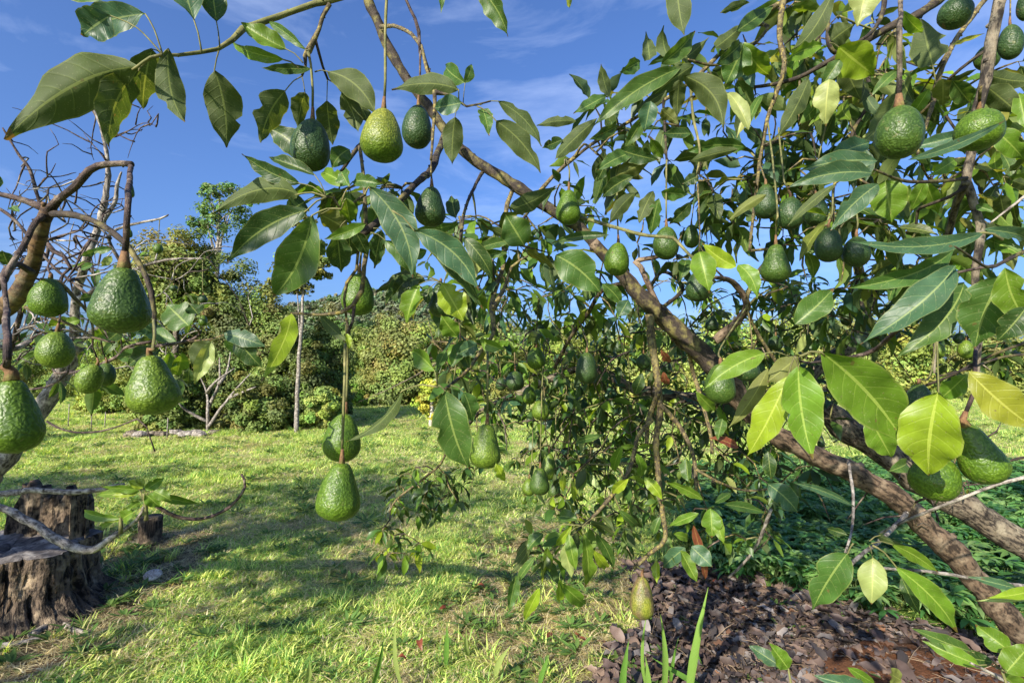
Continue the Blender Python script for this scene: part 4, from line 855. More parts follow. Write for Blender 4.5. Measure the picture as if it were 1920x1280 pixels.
# ---------------------------------------------------------------- leaves placed one by one
LEAVES = []   # dicts, all belonging to the main tree
LLEAVES = []
def H(d, bx, by, tx, ty, w, k='G', bend=0, node=None, dd=None, under=None, roll=None, dest=None, notch=None):
    dd = random.uniform(-.04, .10) * d * .6 if dd is None else dd
    B = P(bx, by, d); T = P(tx, ty, d + dd); ax = (T - B).normalized(); V = (CAM - (B + T) / 2).normalized()
    N = (V - ax * V.dot(ax)).normalized()
    under = (k in 'UO' ) if under is None else under
    S = ax.cross(N)   # sideways direction that bend moves along
    rr = random.uniform(-.5, .5) if roll is None else roll
    N.rotate(Matrix.Rotation(rr, 3, ax))
    if under: N = -N
    px_perp = -bend * d / FPX   # image left of the travel direction
    S2 = ax.cross(N); sgn = 1 if S2.dot(S) > 0 else -1
    (LEAVES if dest is None else dest).append(dict(B=B, T=T, w=w * d / FPX * 1.03, N=N, c=tone(k), bend=-px_perp * sgn, curl=random.uniform(-.04, .15) * (T - B).length, twist=random.uniform(-.7, .7), node=(P(node[0], node[1], d) if node else None), hero=True, fold=random.uniform(.12, .55), notch=notch or ((random.choice((-1, 1)), random.uniform(.3, .88), random.uniform(.03, .08)) if random.random() < .4 else None)))
# upper left twig
n = (305, 103)
H(.70, 258, 125, 8, 262, 92, 'U', 26, n, dd=.02, roll=.1); H(.73, 262, 128, 205, 280, 62, 'U', 8, n); H(.76, 285, 92, 268, 205, 56, 'U', 4, n); H(.74, 315, 92, 347, 228, 48, 'U', 8, n)
H(.72, 272, 26, 150, 55, 56, 'B', 0, n, roll=.3); H(.70, 208, 30, 155, 68, 62, 'B', 0, n); H(.74, 200, -5, 100, -30, 40, 'G', 0)
H(.72, 364, 39, 322, -70, 70, 'B', 0, (378, 98)); H(.76, 406, 42, 392, -60, 44, 'D', 0, (412, 88)); H(.76, 402, 132, 424, 277, 66, 'U', -7, (410, 96), roll=.1)
H(.8, 536, 92, 452, 43, 38, 'L', -5, (568, 118)); H(.82, 531, 112, 433, 78, 26, 'L', 0, (560, 128)); H(.85, 574, 94, 500, 40, 18, 'G', 5, (580, 96)); H(.9, 583, 130, 491, 128, 20, 'D', 0)
H(.86, 535, 170, 490, 268, 58, 'U', 5, (566, 143)); H(.95, 572, 174, 558, 242, 36, 'U', 0, (566, 143)); H(.98, 613, 188, 624, 272, 46, 'U', 0, (614, 150)); H(.93, 614, 134, 705, 216, 52, 'U', -16, (590, 135))
H(.96, 640, 173, 672, 248, 38, 'U', -4, (616, 150)); H(.98, 652, 170, 692, 232, 42, 'U', -4, (616, 150)); H(.96, 509, 243, 578, 320, 46, 'D', -12); H(.98, 655, 280, 622, 316, 36, 'G', 4, (655, 300))
# rosette left of centre
n = (612, 370)
H(.80, 560, 364, 396, 402, 50, 'U', 27, n, roll=.1); H(.82, 562, 344, 454, 288, 32, 'D', -6, n); H(.82, 590, 328, 505, 296, 26, 'D', -4, n); H(.80, 576, 394, 426, 492, 56, 'D', 15, n, roll=.2); H(.84, 572, 378, 540, 398, 44, 'D', 0, n)
H(.76, 585, 404, 512, 556, 78, 'G', -14, (640, 392), roll=.1); H(.86, 632, 436, 640, 510, 48, 'D', 0, (650, 412)); H(.9, 655, 437, 655, 484, 40, 'D', 0, (660, 425)); H(.9, 716, 432, 702, 503, 34, 'D', 0, (700, 428))
H(.84, 600, 402, 655, 432, 44, 'O', 0, (640, 392)); H(.84, 648, 372, 657, 418, 34, 'L', 0, (640, 392)); H(.86, 655, 348, 604, 322, 32, 'L', 0, (640, 380)); H(.86, 662, 340, 716, 346, 30, 'G', 0, (640, 375)); H(.86, 640, 322, 655, 350, 34, 'G')
H(.78, 692, 350, 774, 522, 62, 'B', -22, (684, 365), roll=.2); H(.80, 712, 368, 772, 482, 44, 'G', -14, (684, 370), roll=-.3); H(.82, 722, 450, 780, 522, 36, 'G', -16, (695, 436)); H(.76, 776, 432, 898, 545, 54, 'B', -20, (735, 395), roll=.2); H(.8, 790, 445, 905, 580, 36, 'D', -16, (740, 398))
H(.82, 686, 420, 608, 448, 24, 'L', -3, (676, 430)); H(.86, 580, 448, 610, 480, 30, 'D', 0); H(.85, 665, 430, 690, 480, 30, 'D', 0)
H(.86, 546, 588, 490, 716, 36, 'Y', -8, dd=-.1); H(.88, 540, 590, 512, 680, 26, 'O', -6); H(.88, 601, 592, 652, 640, 22, 'U', 0); H(.8, 650, 625, 655, 655, 12, 'Y', 0)
# leaves round the fruit behind the yellow leaf
n = (826, 528)
H(1.0, 798, 525, 705, 548, 34, 'U', 12, n); H(1.0, 790, 520, 722, 572, 38, 'D', 8, n); H(.97, 786, 533, 762, 607, 40, 'L', 0, n); H(1.0, 770, 520, 738, 560, 28, 'D', 4, n); H(.88, 829, 530, 870, 602, 54, 'Y', 0, n, under=False, roll=0); H(1.0, 805, 540, 803, 572, 22, 'D', 0, n)
H(.95, 858, 630, 827, 590, 38, 'L', 0); H(1.05, 870, 445, 925, 525, 32, 'D', -6); H(1.05, 782, 480, 750, 520, 26, 'G'); H(1.1, 800, 470, 760, 480, 24, 'G'); H(1.0, 700, 440, 722, 470, 22, 'D')
# upper middle
n = (860, 192)
H(1.12, 860, 168, 734, 168, 40, 'U', 12, n, roll=.1); H(1.15, 872, 156, 836, 124, 36, 'G', 0, (868, 198)); H(1.15, 872, 156, 884, 120, 20, 'G', 0, (868, 198)); H(1.1, 866, 193, 812, 204, 36, 'B', 0, (872, 200)); H(1.1, 853, 219, 848, 309, 40, 'U', 3, (858, 203)); H(1.12, 904, 203, 917, 256, 28, 'G', 0, (885, 198)); H(1.12, 934, 190, 1016, 274, 32, 'U', -12, (900, 197)); H(1.1, 930, 227, 1014, 324, 46, 'U', -10, (895, 200))
H(1.0, 900, -20, 953, 69, 42, 'G', -8); H(1.1, 830, -30, 827, 25, 14, 'G'); H(1.1, 1070, -20, 1067, 16, 11, 'S')
H(1.3, 956, 392, 1042, 350, 36, 'U', 6); H(1.05, 983, 460, 948, 402, 60, 'G', 0, (990, 478), roll=0, under=False); H(1.3, 1143, 441, 1034, 456, 18, 'D', 4); H(.95, 1042, 478, 1128, 552, 66, 'G', -8, roll=.1, under=False); H(1.1, 1130, 532, 1166, 572, 26, 'G', -4); H(1.1, 1178, 562, 1160, 594, 30, 'B', roll=0); H(1.15, 855, 410, 846, 368, 28, 'D', 0, (860, 430)); H(1.2, 862, 418, 770, 432, 20, 'G', -4); H(1.1, 960, 450, 888, 470, 22, 'G', 3); H(1.1, 952, 474, 882, 486, 18, 'G', 3)
H(.72, 834, 732, 880, 880, 72, 'G', 6, (822, 722), roll=.1, under=False); H(.78, 755, 732, 648, 828, 26, 'U', -8, (822, 726), roll=.6); H(.95, 815, 695, 772, 656, 38, 'L', 4, (820, 722), under=False); H(1.0, 820, 690, 836, 655, 20, 'G', 0, (820, 722)); H(1.0, 900, 636, 948, 655, 24, 'L'); H(1.0, 895, 645, 856, 664, 30, 'B'); H(1.05, 930, 868, 948, 902, 20, 'Y'); H(.95, 870, 735, 885, 790, 38, 'G', 0, (845, 722)); H(1.1, 870, 640, 845, 690, 28, 'G'); H(1.1, 880, 690, 860, 640, 26, 'D')
# upper right row against the sky
H(1.5, 1268, -50, 1283, 67, 46, 'U', 3); H(1.5, 1218, 113, 1211, 60, 28, 'U'); H(1.5, 1275, 128, 1108, 242, 40, 'G', 10); H(1.5, 1302, 122, 1214, 190, 36, 'U', 4); H(1.45, 1282, 143, 1356, 242, 50, 'U', -18); H(1.5, 1274, 150, 1270, 220, 32, 'U'); H(1.5, 1396, 84, 1360, 160, 56, 'G'); H(1.5, 1394, 82, 1442, 140, 52, 'L'); H(1.5, 1390, 80, 1340, 122, 34, 'D'); H(1.5, 1404, 243, 1361, 172, 28, 'S'); H(1.5, 1402, 240, 1432, 178, 16, 'G'); H(1.5, 1400, 276, 1286, 285, 34, 'G', 8); H(1.45, 1385, 280, 1290, 304, 22, 'U'); H(1.45, 1220, 190, 1208, 248, 36, 'B', roll=0); H(1.5, 1120, 222, 1040, 300, 32, 'U', 4); H(1.5, 1080, 227, 1006, 236, 20, 'U', 4); H(1.5, 1055, 262, 1017, 277, 22, 'D'); H(1.5, 1142, 180, 1127, 120, 24, 'U'); H(1.5, 1136, 180, 1075, 214, 26, 'G'); H(1.5, 1200, 116, 1160, 136, 28, 'G'); H(1.5, 1240, 120, 1302, 58, 34, 'G', roll=.4); H(1.5, 1275, 110, 1330, 70, 30, 'U'); H(1.5, 1340, 90, 1400, 40, 30, 'U'); H(1.5, 1380, 60, 1450, 12, 30, 'G'); H(1.5, 1240, 205, 1272, 232, 26, 'O'); H(1.5, 1250, 170, 1185, 215, 26, 'U'); H(1.5, 1160, 235, 1105, 262, 22, 'D'); H(1.5, 1210, 215, 1170, 280, 26, 'G'); H(1.5, 1190, 285, 1120, 320, 30, 'G', 4); H(1.5, 1160, 280, 1235, 300, 32, 'D'); H(1.5, 1220, 260, 1244, 298, 20, 'L'); H(1.5, 1140, 300, 1120, 340, 26, 'D'); H(1.5, 1155, 330, 1220, 300, 36, 'O'); H(1.45, 1295, 250, 1240, 250, 22, 'D'); H(1.5, 1420, 0, 1400, -60, 30, 'U'); H(1.45, 1405, 5, 1350, 25, 18, 'U')
H(1.4, 1188, 330, 1128, 370, 30, 'D', 4); H(1.4, 1190, 362, 1142, 420, 28, 'U', 4); H(1.4, 1225, 358, 1198, 418, 32, 'U', 6); H(1.4, 1235, 372, 1220, 440, 30, 'G'); H(1.4, 1240, 360, 1290, 365, 28, 'G'); H(1.4, 1295, 380, 1255, 420, 26, 'D'); H(1.5, 1310, 330, 1280, 345, 22, 'D'); H(1.4, 1340, 520, 1316, 470, 10, 'L')
H(1.1, 1380, 500, 1316, 455, 32, 'Y', -4, roll=0, under=False); H(1.1, 1312, 472, 1330, 550, 46, 'L', 0, roll=0, under=False); H(1.15, 1384, 496, 1420, 560, 32, 'L', -5, under=False); H(1.1, 1437, 365, 1365, 415, 20, 'O', 5)
# upper right, mixed
for a in [(1.4, 1572, 88, 1640, 143, 66, 'Y', 0, (1555, 80)), (1.35, 1749, 124, 1726, 36, 58, 'U', 0, (1755, 160)), (1.4, 1625, -25, 1608, 50, 56, 'S'), (1.45, 1558, 78, 1602, 45, 46, 'U'), (1.4, 1562, -15, 1486, 92, 34, 'U', -6), (1.4, 1541, 84, 1472, 114, 30, 'L', 4), (1.4, 1517, 146, 1456, 259, 34, 'U', -4),
          (1.4, 1555, 148, 1548, 237, 44, 'S'), (1.4, 1575, 112, 1540, 162, 28, 'G'), (1.45, 1580, 120, 1614, 188, 42, 'U'), (1.2, 1682, 172, 1613, 270, 54, 'U', -8), (1.4, 1680, 134, 1632, 182, 20, 'G'), (1.35, 1742, 166, 1709, 216, 24, 'L'), (1.3, 1768, 148, 1768, 200, 34, 'O'), (1.3, 1785, 150, 1818, 192, 36, 'G'),
          (1.2, 1852, 140, 1945, 152, 34, 'U', 4), (1.2, 1850, 163, 1914, 216, 44, 'U'), (1.2, 1910, 175, 1925, 245, 30, 'L'), (.85, 1702, 300, 1886, 225, 20, 'B', 8), (1.0, 1630, 268, 1552, 302, 38, 'B', 5), (.95, 1645, 302, 1500, 320, 40, 'B', 8), (.9, 1635, 325, 1476, 352, 42, 'B', 10), (.9, 1647, 345, 1558, 432, 40, 'B', 6), (.95, 1660, 338, 1672, 418, 62, 'L'), (.9, 1566, 345, 1476, 424, 18, 'U', 3),
          (1.2, 1785, 84, 1846, 63, 10, 'A'), (1.3, 1690, 20, 1730, 60, 24, 'L'), (1.3, 1735, 340, 1760, 400, 32, 'L'), (1.3, 1735, 340, 1708, 395, 26, 'L'), (1.2, 1860, 240, 1920, 300, 40, 'L'), (1.3, 1790, 300, 1740, 330, 28, 'L'), (1.2, 1700, 355, 1640, 395, 34, 'O'), (1.1, 1820, 250, 1700, 280, 26, 'B'), (1.2, 1800, 235, 1810, 290, 30, 'G'),
          (.75, 1845, 436, 1592, 452, 34, 'B', -20, (1880, 450)), (.8, 1790, 467, 1582, 540, 40, 'G', -14), (.72, 1792, 498, 1612, 645, 60, 'B', -16), (.75, 1808, 530, 1682, 668, 58, 'G', -14), (.66, 1882, 515, 1828, 652, 86, 'G', 6), (.62, 1885, 502, 1928, 605, 56, 'L', 6), (.6, 1925, 575, 1868, 640, 50, 'D', 0), (.8, 1845, 430, 1925, 450, 26, 'B', -4),
          (.9, 1490, 608, 1562, 541, 50, 'G', 4), (1.1, 1900, 340, 1938, 352, 22, 'U'), (1.15, 1875, 365, 1885, 412, 28, 'U'), (1.1, 1840, 425, 1890, 438, 24, 'U'), (1.1, 1830, 385, 1865, 398, 16, 'G'),
          (.62, 1540, 660, 1697, 832, 104, 'L', -12, (1500, 668)), (.66, 1497, 686, 1524, 860, 74, 'L', 6, (1490, 668)), (.7, 1478, 705, 1400, 856, 58, 'Y', -6, (1490, 668)), (.72, 1434, 662, 1322, 728, 42, 'L', 8, (1480, 668)), (.8, 1440, 690, 1366, 802, 30, 'O', -6), (.75, 1496, 668, 1438, 716, 42, 'O', 0),
          (.6, 1760, 734, 1742, 890, 100, 'Y', 2, (1757, 640)), (.6, 1816, 696, 1940, 802, 66, 'A', 6), (.8, 1813, 702, 1762, 748, 38, 'L'), (.85, 1628, 778, 1672, 858, 50, 'L', 0), (1.0, 1700, 868, 1664, 884, 28, 'G'),
          (.85, 1590, 1036, 1524, 1143, 60, 'G', 4, (1600, 1018)), (.85, 1636, 1044, 1634, 1132, 46, 'S', 0, (1630, 1022)), (.8, 1680, 1062, 1793, 1184, 42, 'L', -8, (1636, 1022)), (.9, 1672, 1020, 1760, 1074, 24, 'L', -4, (1634, 1018)), (.9, 1650, 1003, 1708, 1026, 14, 'U', -2, (1630, 1014)), (.85, 1590, 1003, 1550, 990, 16, 'D', 0), (.95, 1690, 1080, 1725, 1150, 22, 'D'),
          (.7, 1905, 1102, 1812, 1080, 18, 'B'), (.65, 1945, 1103, 1850, 1120, 22, 'Y', -3), (.65, 1945, 1120, 1828, 1126, 10, 'S'), (.72, 1824, 1222, 1708, 1176, 28, 'G', -3, (1878, 1255)), (.7, 1836, 1246, 1728, 1200, 30, 'L', -3, (1878, 1255)), (.66, 1895, 1222, 1828, 1170, 42, 'L', 0, (1878, 1255)), (.64, 1886, 1260, 1935, 1205, 46, 'L', 0, (1878, 1255)), (.7, 1880, 1265, 1925, 1300, 36, 'L', 0, (1878, 1255)), (.7, 1860, 1240, 1800, 1230, 30, 'D'),
          (.72, 1478, 1253, 1440, 1203, 32, 'L', 0), (.75, 1460, 1246, 1402, 1208, 26, 'B'), (.72, 1632, 1290, 1522, 1264, 30, 'B', -4), (.72, 1590, 1250, 1642, 1282, 18, 'L'), (.75, 1690, 1275, 1670, 1262, 30, 'O'),
          (1.0, 1438, 905, 1496, 960, 42, 'B', -3), (1.1, 1490, 905, 1606, 952, 14, 'B', -6), (1.3, 1440, 845, 1446, 898, 24, 'D')]:
    H(a[0], *a[1:7], *( [a[7]] if len(a) > 7 else []), **({'node': a[8]} if len(a) > 8 else {}), under=(None if a[6] in 'UO' else False), roll=random.uniform(-.25, .25))
# shoots low in the middle
n = (1092, 985)
for a in [(1095, 1000, 1097, 1097, 30, 'L'), (1058, 1020, 1073, 1082, 26, 'S'), (1066, 1000, 1080, 1070, 22, 'L'), (1118, 1000, 1151, 1067, 24, 'G', -5), (1113, 1030, 1139, 1062, 20, 'Y'), (1026, 1024, 1030, 1072, 18, 'L'), (1082, 972, 1043, 968, 26, 'G'), (1072, 985, 1042, 1022, 16, 'Y'), (1018, 1000, 989, 1032, 26, 'G'), (1105, 982, 1158, 1010, 12, 'U', -4), (1128, 968, 1153, 998, 12, 'U'),
          (1012, 1102, 983, 1162, 22, 'Y', 2), (1048, 1090, 1096, 1132, 28, 'L', -3), (1000, 1008, 958, 1062, 18, 'U'), (992, 1028, 952, 1082, 14, 'U'), (1004, 1042, 965, 1100, 16, 'G'), (968, 1078, 954, 1146, 24, 'G'), (1050, 1085, 1048, 1128, 18, 'Y')]:
    H(1.45, *a[:6], *(a[6:7]), node=n if a[1] < 1010 else None)
for a in [(1285, 1026, 1242, 1064, 30, 'B'), (1296, 1024, 1336, 1062, 36, 'B'), (1276, 1032, 1308, 1092, 26, 'L'), (1232, 1050, 1232, 1093, 18, 'Y'), (1238, 968, 1225, 1004, 16, 'G'), (1310, 962, 1254, 986, 18, 'L'), (1332, 953, 1335, 1008, 36, 'L'), (1342, 960, 1358, 1020, 22, 'L'), (1262, 1000, 1290, 1010, 16, 'L'),
          (1318, 936, 1246, 901, 20, 'L', 3), (1358, 946, 1437, 962, 20, 'G', -3), (1340, 942, 1372, 923, 14, 'G'), (1208, 894, 1242, 936, 22, 'Y', -3), (1178, 897, 1148, 925, 20, 'Y', 2), (1166, 838, 1152, 886, 20, 'L', 3), (1194, 850, 1201, 893, 22, 'L'), (1058, 888, 1056, 922, 14, 'Y'), (1072, 900, 1076, 942, 12, 'Y'), (1286, 860, 1291, 905, 26, 'G'), (1385, 839, 1328, 820, 18, 'R', 3), (1240, 655, 1256, 678, 16, 'R'), (1244, 697, 1252, 720, 16, 'R'), (1162, 838, 1190, 836, 10, 'L'), (1198, 836, 1220, 836, 11, 'L'), (1133, 815, 1076, 831, 14, 'G'),
          (1306, 735, 1340, 770, 24, 'L'), (1355, 785, 1345, 825, 22, 'G'), (1160, 955, 1195, 985, 16, 'G'), (1270, 1062, 1275, 1020, 20, 'D'), (1300, 985, 1320, 1060, 16, 'R'), (1312, 1040, 1322, 1085, 14, 'R'), (1205, 700, 1190, 740, 22, 'D')]:
    H(1.5, *a[:6], *(a[6:7]))
# ---------------------------------------------------------------- left tree's leaves and the young shoot
for a in [(1.0, 355, 612, 312, 570, 60, 'G'), (1.0, 372, 590, 355, 570, 34, 'D'), (1.15, 395, 640, 360, 690, 48, 'U'), (1.15, 395, 640, 365, 720, 30, 'S'), (1.2, 330, 640, 250, 620, 34, 'G'), (1.2, 300, 655, 240, 685, 36, 'D'), (1.2, 275, 660, 218, 672, 26, 'G'), (1.0, 440, 630, 492, 690, 40, 'D'), (1.0, 420, 625, 500, 650, 34, 'B'), (1.1, 420, 640, 475, 665, 26, 'L'), (1.2, 320, 660, 300, 720, 28, 'L'), (1.2, 340, 660, 330, 705, 30, 'L'), (1.1, 250, 600, 290, 625, 24, 'B'), (1.3, 150, 560, 175, 555, 16, 'D'),
          (1.4, 5, 470, 18, 500, 26, 'D'), (1.4, 0, 330, -20, 355, 20, 'G'), (1.6, 22, 388, 36, 398, 16, 'G'), (1.4, 210, 465, 165, 475, 14, 'G'), (1.4, 180, 470, 150, 480, 12, 'G'), (2.2, 205, 620, 170, 640, 30, 'L'), (1.3, 230, 615, 200, 640, 26, 'D'), (1.1, 355, 690, 352, 720, 18, 'D'), (1.2, 150, 600, 120, 610, 20, 'L'), (1.2, 175, 495, 150, 505, 14, 'G'), (1.2, 210, 480, 190, 500, 14, 'S')]:
    H(*a, dest=LLEAVES)
shoot = empty('avocado_shoot', P(267, 985, 2.2), 'young bright green leafy shoots growing up from the bleached fallen limb', 'shoot')
SL = []
for a in [(262, 918, 188, 912, 16, 'L'), (268, 915, 240, 900, 14, 'Y'), (264, 922, 178, 928, 16, 'L'), (258, 925, 208, 928, 14, 'Y'), (272, 918, 308, 895, 20, 'L'), (272, 925, 300, 950, 26, 'L'), (278, 922, 375, 944, 16, 'L'), (262, 940, 238, 958, 14, 'L'), (268, 912, 255, 898, 14, 'Y'), (288, 920, 322, 938, 22, 'L'),
          (228, 972, 158, 955, 18, 'L'), (226, 975, 178, 968, 14, 'Y'), (230, 972, 258, 955, 26, 'L'), (228, 968, 240, 950, 14, 'L'), (224, 972, 195, 990, 12, 'L')]:
    H(2.2, *a, dest=SL, node=(268, 938) if a[0] > 235 else (226, 985))
for path in [[(274, 975), (273, 945), (270, 925)], [(226, 1000), (227, 985), (226, 970)]]:
    mb = MB(); q, w = spline([P(x, y, 2.2) for x, y in path], [.009, .008, .006], .02); tube(mb, q, w, B_GREEN, 6); mb.build('stem', shoot, shoot.location)

# ---------------------------------------------------------------- filling growth of the main tree: twigs that grow from its own wood and end in leaf whorls
TW = MB(); SKP = np.array([tuple(a) for a, b in skel]); 
def whorl(c, dirv, n, L, kinds, lst, droop=.5):
    L *= .86
    for k in range(n):
        a = k * 2.4 + random.uniform(-.4, .4)
        o = dirv.orthogonal().normalized(); o.rotate(Matrix.Rotation(a, 3, dirv))
        dv = (o * random.uniform(.6, 1.1) + dirv * random.uniform(.1, .7) + Vector((0, 0, -droop * random.uniform(.3, 1.6)))).normalized()
        l = L * random.uniform(.6, 1.25); pet = l * random.uniform(.12, .25)
        B = c + dv * pet + Vector((0, 0, random.uniform(-.3, .3) * pet)); T = B + dv * l + Vector((0, 0, -droop * l * random.uniform(0, .35)))
        N = Vector((0, 0, 1)) + dirv * .4 + Vector((random.uniform(-.6, .6), random.uniform(-.6, .6), random.uniform(-.3, .3)))
        lst.append(dict(B=B, T=T, w=l * random.uniform(.34, .5), N=N, c=tone(random.choice(kinds), .2), bend=random.uniform(-.08, .08) * l, curl=random.uniform(-.02, .18) * l, twist=random.uniform(-.9, .9), node=c, hero=False, fold=random.uniform(.1, .5), notch=None))
def grow_to(c, lst_pts, bark_choice=(B_DARK, B_LICH, B_LICH, B_GREEN), r0=.0032, r1=.0018):
    global SKP
    dd = ((SKP - np.array(tuple(c))) ** 2).sum(1) ; i = int(dd.argmin()); a = Vector(SKP[i]); L = (c - a).length
    mid = (a + c) / 2 + Vector((random.uniform(-.12, .12), random.uniform(-.12, .12), random.uniform(-.05, .22))) * L
    q, w = spline([a, mid, c], [r0 * (1 + min(L, .5) * 1.5), r0 * (1 + min(L, .5) * .6), r1], .035, 1.2)
    tube(TW, q, w, random.choice(bark_choice), 5, .25); SKP = np.vstack([SKP, [tuple(v) for v in q[2::2]] + [tuple(c)]])
    d = (c - mid); return d.normalized() if d.length > 1e-5 else Vector((0, 0, -1))
def fill(cx, cy, rx, ry, d0, d1, n, L, kinds, per=(3, 6), droop=.5, barks=(B_DARK, B_LICH, B_LICH, B_GREEN)):
    cs = []; d0 = max(d0, 2.25) if (cy > 570 and cx > 950 and cy < 900) else d0; L = L * (.8 if cy > 560 else 1)
    for _ in range(max(3, int(n * (1.1 if (cx > 1400 and cy < 560) else (1.25 if cy > 420 else .85) if cy < 560 else 1.5)))):
        a = random.uniform(0, 6.283); r = math.sqrt(random.random())
        cs.append(P(cx + math.cos(a) * rx * r, cy + math.sin(a) * ry * r, random.uniform(d0, d1)))
    cs.sort(key=lambda c: ((SKP - np.array(tuple(c))) ** 2).sum(1).min())
    for c in cs:
        if c.z < .12: continue
        dv = grow_to(c, None, barks); dv = (dv + Vector((0, 0, -.4))).normalized()
        whorl(c, dv, random.randint(*per), L, kinds, LEAVES, droop)
mix1 = 'UUGGDDGBBLLO'; mix2 = 'DDGGGBBBUULLLLSY'; mixs = 'LLYGGGU'
fill(1190, 220, 130, 70, 1.6, 2.0, 12, .12, mix1)
fill(1330, 110, 110, 60, 1.6, 2.0, 9, .12, mix1)
fill(1130, 330, 120, 50, 1.7, 2.1, 9, .11, mix1)
fill(1330, 330, 130, 90, 1.7, 2.4, 22, .12, mix1)
fill(1340, 230, 100, 60, 1.8, 2.4, 6, .12, mix1)
fill(1560, 120, 160, 140, 1.7, 2.4, 42, .12, 'UULLGGSYO')
fill(1700, 250, 200, 120, 1.5, 2.3, 48, .12, 'UULLGGSYOB')
fill(1520, 320, 140, 90, 1.6, 2.3, 26, .12, mix1)
fill(1690, 440, 190, 90, 1.4, 2.2, 32, .12, 'UUGGLLOB')
fill(1880, 260, 60, 200, 1.3, 2.0, 14, .12, 'UUGGLLO')
fill(1450, 420, 120, 80, 1.7, 2.4, 14, .12, mix1)
fill(1180, 440, 180, 60, 1.9, 2.5, 14, .11, mix1)
fill(940, 440, 110, 60, 1.5, 2.1, 12, .11, mix1)
fill(880, 520, 110, 60, 1.4, 2.2, 14, .10, mix1)
fill(1050, 560, 160, 60, 2.0, 3.2, 30, .11, mix2)
fill(1350, 580, 200, 70, 2.0, 3.4, 44, .12, mix2)
fill(1600, 570, 180, 70, 1.8, 3.2, 40, .12, mix2)
fill(1000, 680, 180, 80, 2.0, 3.6, 55, .12, mix2)
fill(1250, 700, 220, 90, 2.1, 3.8, 80, .12, mix2)
fill(1480, 690, 160, 80, 2.1, 3.4, 40, .12, mix2)
fill(1030, 800, 150, 90, 2.0, 3.6, 55, .12, mix2)
fill(1260, 830, 200, 90, 2.0, 3.8, 85, .12, mix2)
fill(1430, 850, 100, 110, 2.1, 3.0, 24, .12, 'DDGGBU')
fill(1130, 900, 160, 60, 1.8, 3.0, 26, .10, mix2)
fill(1400, 960, 110, 60, 1.9, 2.6, 10, .10, 'DGGBL')
fill(1180, 960, 150, 60, 1.6, 2.4, 16, .09, mixs)
fill(1060, 1000, 70, 50, 1.45, 1.7, 7, .085, mixs)
fill(790, 920, 70, 50, 2.3, 2.7, 14, .10, 'UGGDL'); fill(745, 1010, 45, 35, 2.3, 2.6, 8, .11, 'LLGGY'); fill(840, 900, 50, 40, 2.2, 2.6, 6, .09, 'UGD')
fill(860, 650, 60, 70, 1.4, 2.2, 8, .10, mix1)
fill(700, 380, 70, 50, 1.0, 1.3, 5, .10, 'DGU'); fill(640, 350, 40, 30, .95, 1.1, 3, .09, 'GLU')
fill(1840, 650, 90, 60, 1.4, 2.4, 10, .12, 'DGUL'); fill(1640, 760, 120, 40, 1.8, 2.4, 5, .11, 'DG')
fill(1820, 880, 120, 60, 1.5, 2.2, 6, .07, 'DGO', (1, 3))
# growth above, behind and to the right of the frame: the rest of the crown, whose shade falls into the picture
for k in range(64):
    c = Vector((random.uniform(-1.4, 3.2), random.uniform(-2.0, .9), random.uniform(2.3, 3.9)))
    x, y, dd = pix(c)
    if dd > .1 and -100 < x < 2000 and -100 < y < 1400: continue
    if c.z - 1.45 < .6: continue
    aa = Vector(SKP[int(((SKP - np.array(tuple(c))) ** 2).sum(1).argmin())]); bad = False
    for t_ in range(11):
        x, y, dd = pix(aa + (c - aa) * (t_ / 10) + Vector((0, 0, .05)))
        if dd > .05 and -150 < x < 2100 and -150 < y < 1400: bad = True
    if bad: continue
    dv = grow_to(c, None, (B_DARK,), .004); whorl(c, dv, random.randint(4, 7), .15, 'GDU', LEAVES, .5)
# bare hanging twigs and tangles in the shaded heart
for k in range(340):
    c = P(random.gauss(1180, 170), random.gauss(760, 95), random.uniform(1.9, 3.8))
    if c.z > .15: grow_to(c, None, (B_DARK, B_LICH, B_PURPLE, B_OLD), .003, .0012)
for k in range(60):
    c = P(random.uniform(1450, 1900), random.uniform(560, 1000), random.uniform(1.7, 3)); grow_to(c, None, (B_DARK, B_PURPLE, B_OLD), .003, .0012)
for k in range(60):
    c = P(random.uniform(1250, 1900), random.uniform(60, 560), random.uniform(1.4, 2.3)); grow_to(c, None, (B_DARK, B_LICH, B_OLD), .003, .0012)
TW.build('twigs', main, MAIN_BASE, kind='stuff')
# twigs of the left tree
LT = MB(); LS = [tuple(a) for a, b in lskel]; LSKP = np.array(LS)
def lgrow(c, r0, r1, bark):
    global LSKP
    pick = rng.random(len(LSKP)) < .12; pick[0] = True; sub_ = LSKP[pick]
    dd = ((sub_ - np.array(tuple(c))) ** 2).sum(1); a = Vector(sub_[int(dd.argmin())]); L = (c - a).length
    k1 = a.lerp(c, .33) + Vector((random.uniform(-.12, .12), random.uniform(-.12, .12), random.uniform(-.1, .2))) * L; k2 = a.lerp(c, .7) + Vector((random.uniform(-.15, .15), random.uniform(-.12, .12), random.uniform(-.1, .2))) * L; mid = k2
    r0 *= .72; q, w = spline([a, k1, k2, c], [r0 * (1 + min(L, .6)), r0 * .85, r0 * .6, r1 * .7], .03, 3.0); tube(LT, q, w, bark, 5, .3); LSKP = np.vstack([LSKP, [tuple(v) for v in q[2::2]]])
    return (c - mid).normalized()
for k in range(150):
    c = P(random.triangular(-40, 330, 60), random.uniform(300, 690), random.uniform(2.0, 3.2)); lgrow(c, .006, .002, random.choice((B_PALE, B_PURPLE, B_PURPLE, B_DARK)))
for k in range(26):
    c = P(random.uniform(-20, 330), random.uniform(180, 420), random.uniform(2.4, 2.9)); lgrow(c, .005, .0015, B_PURPLE)
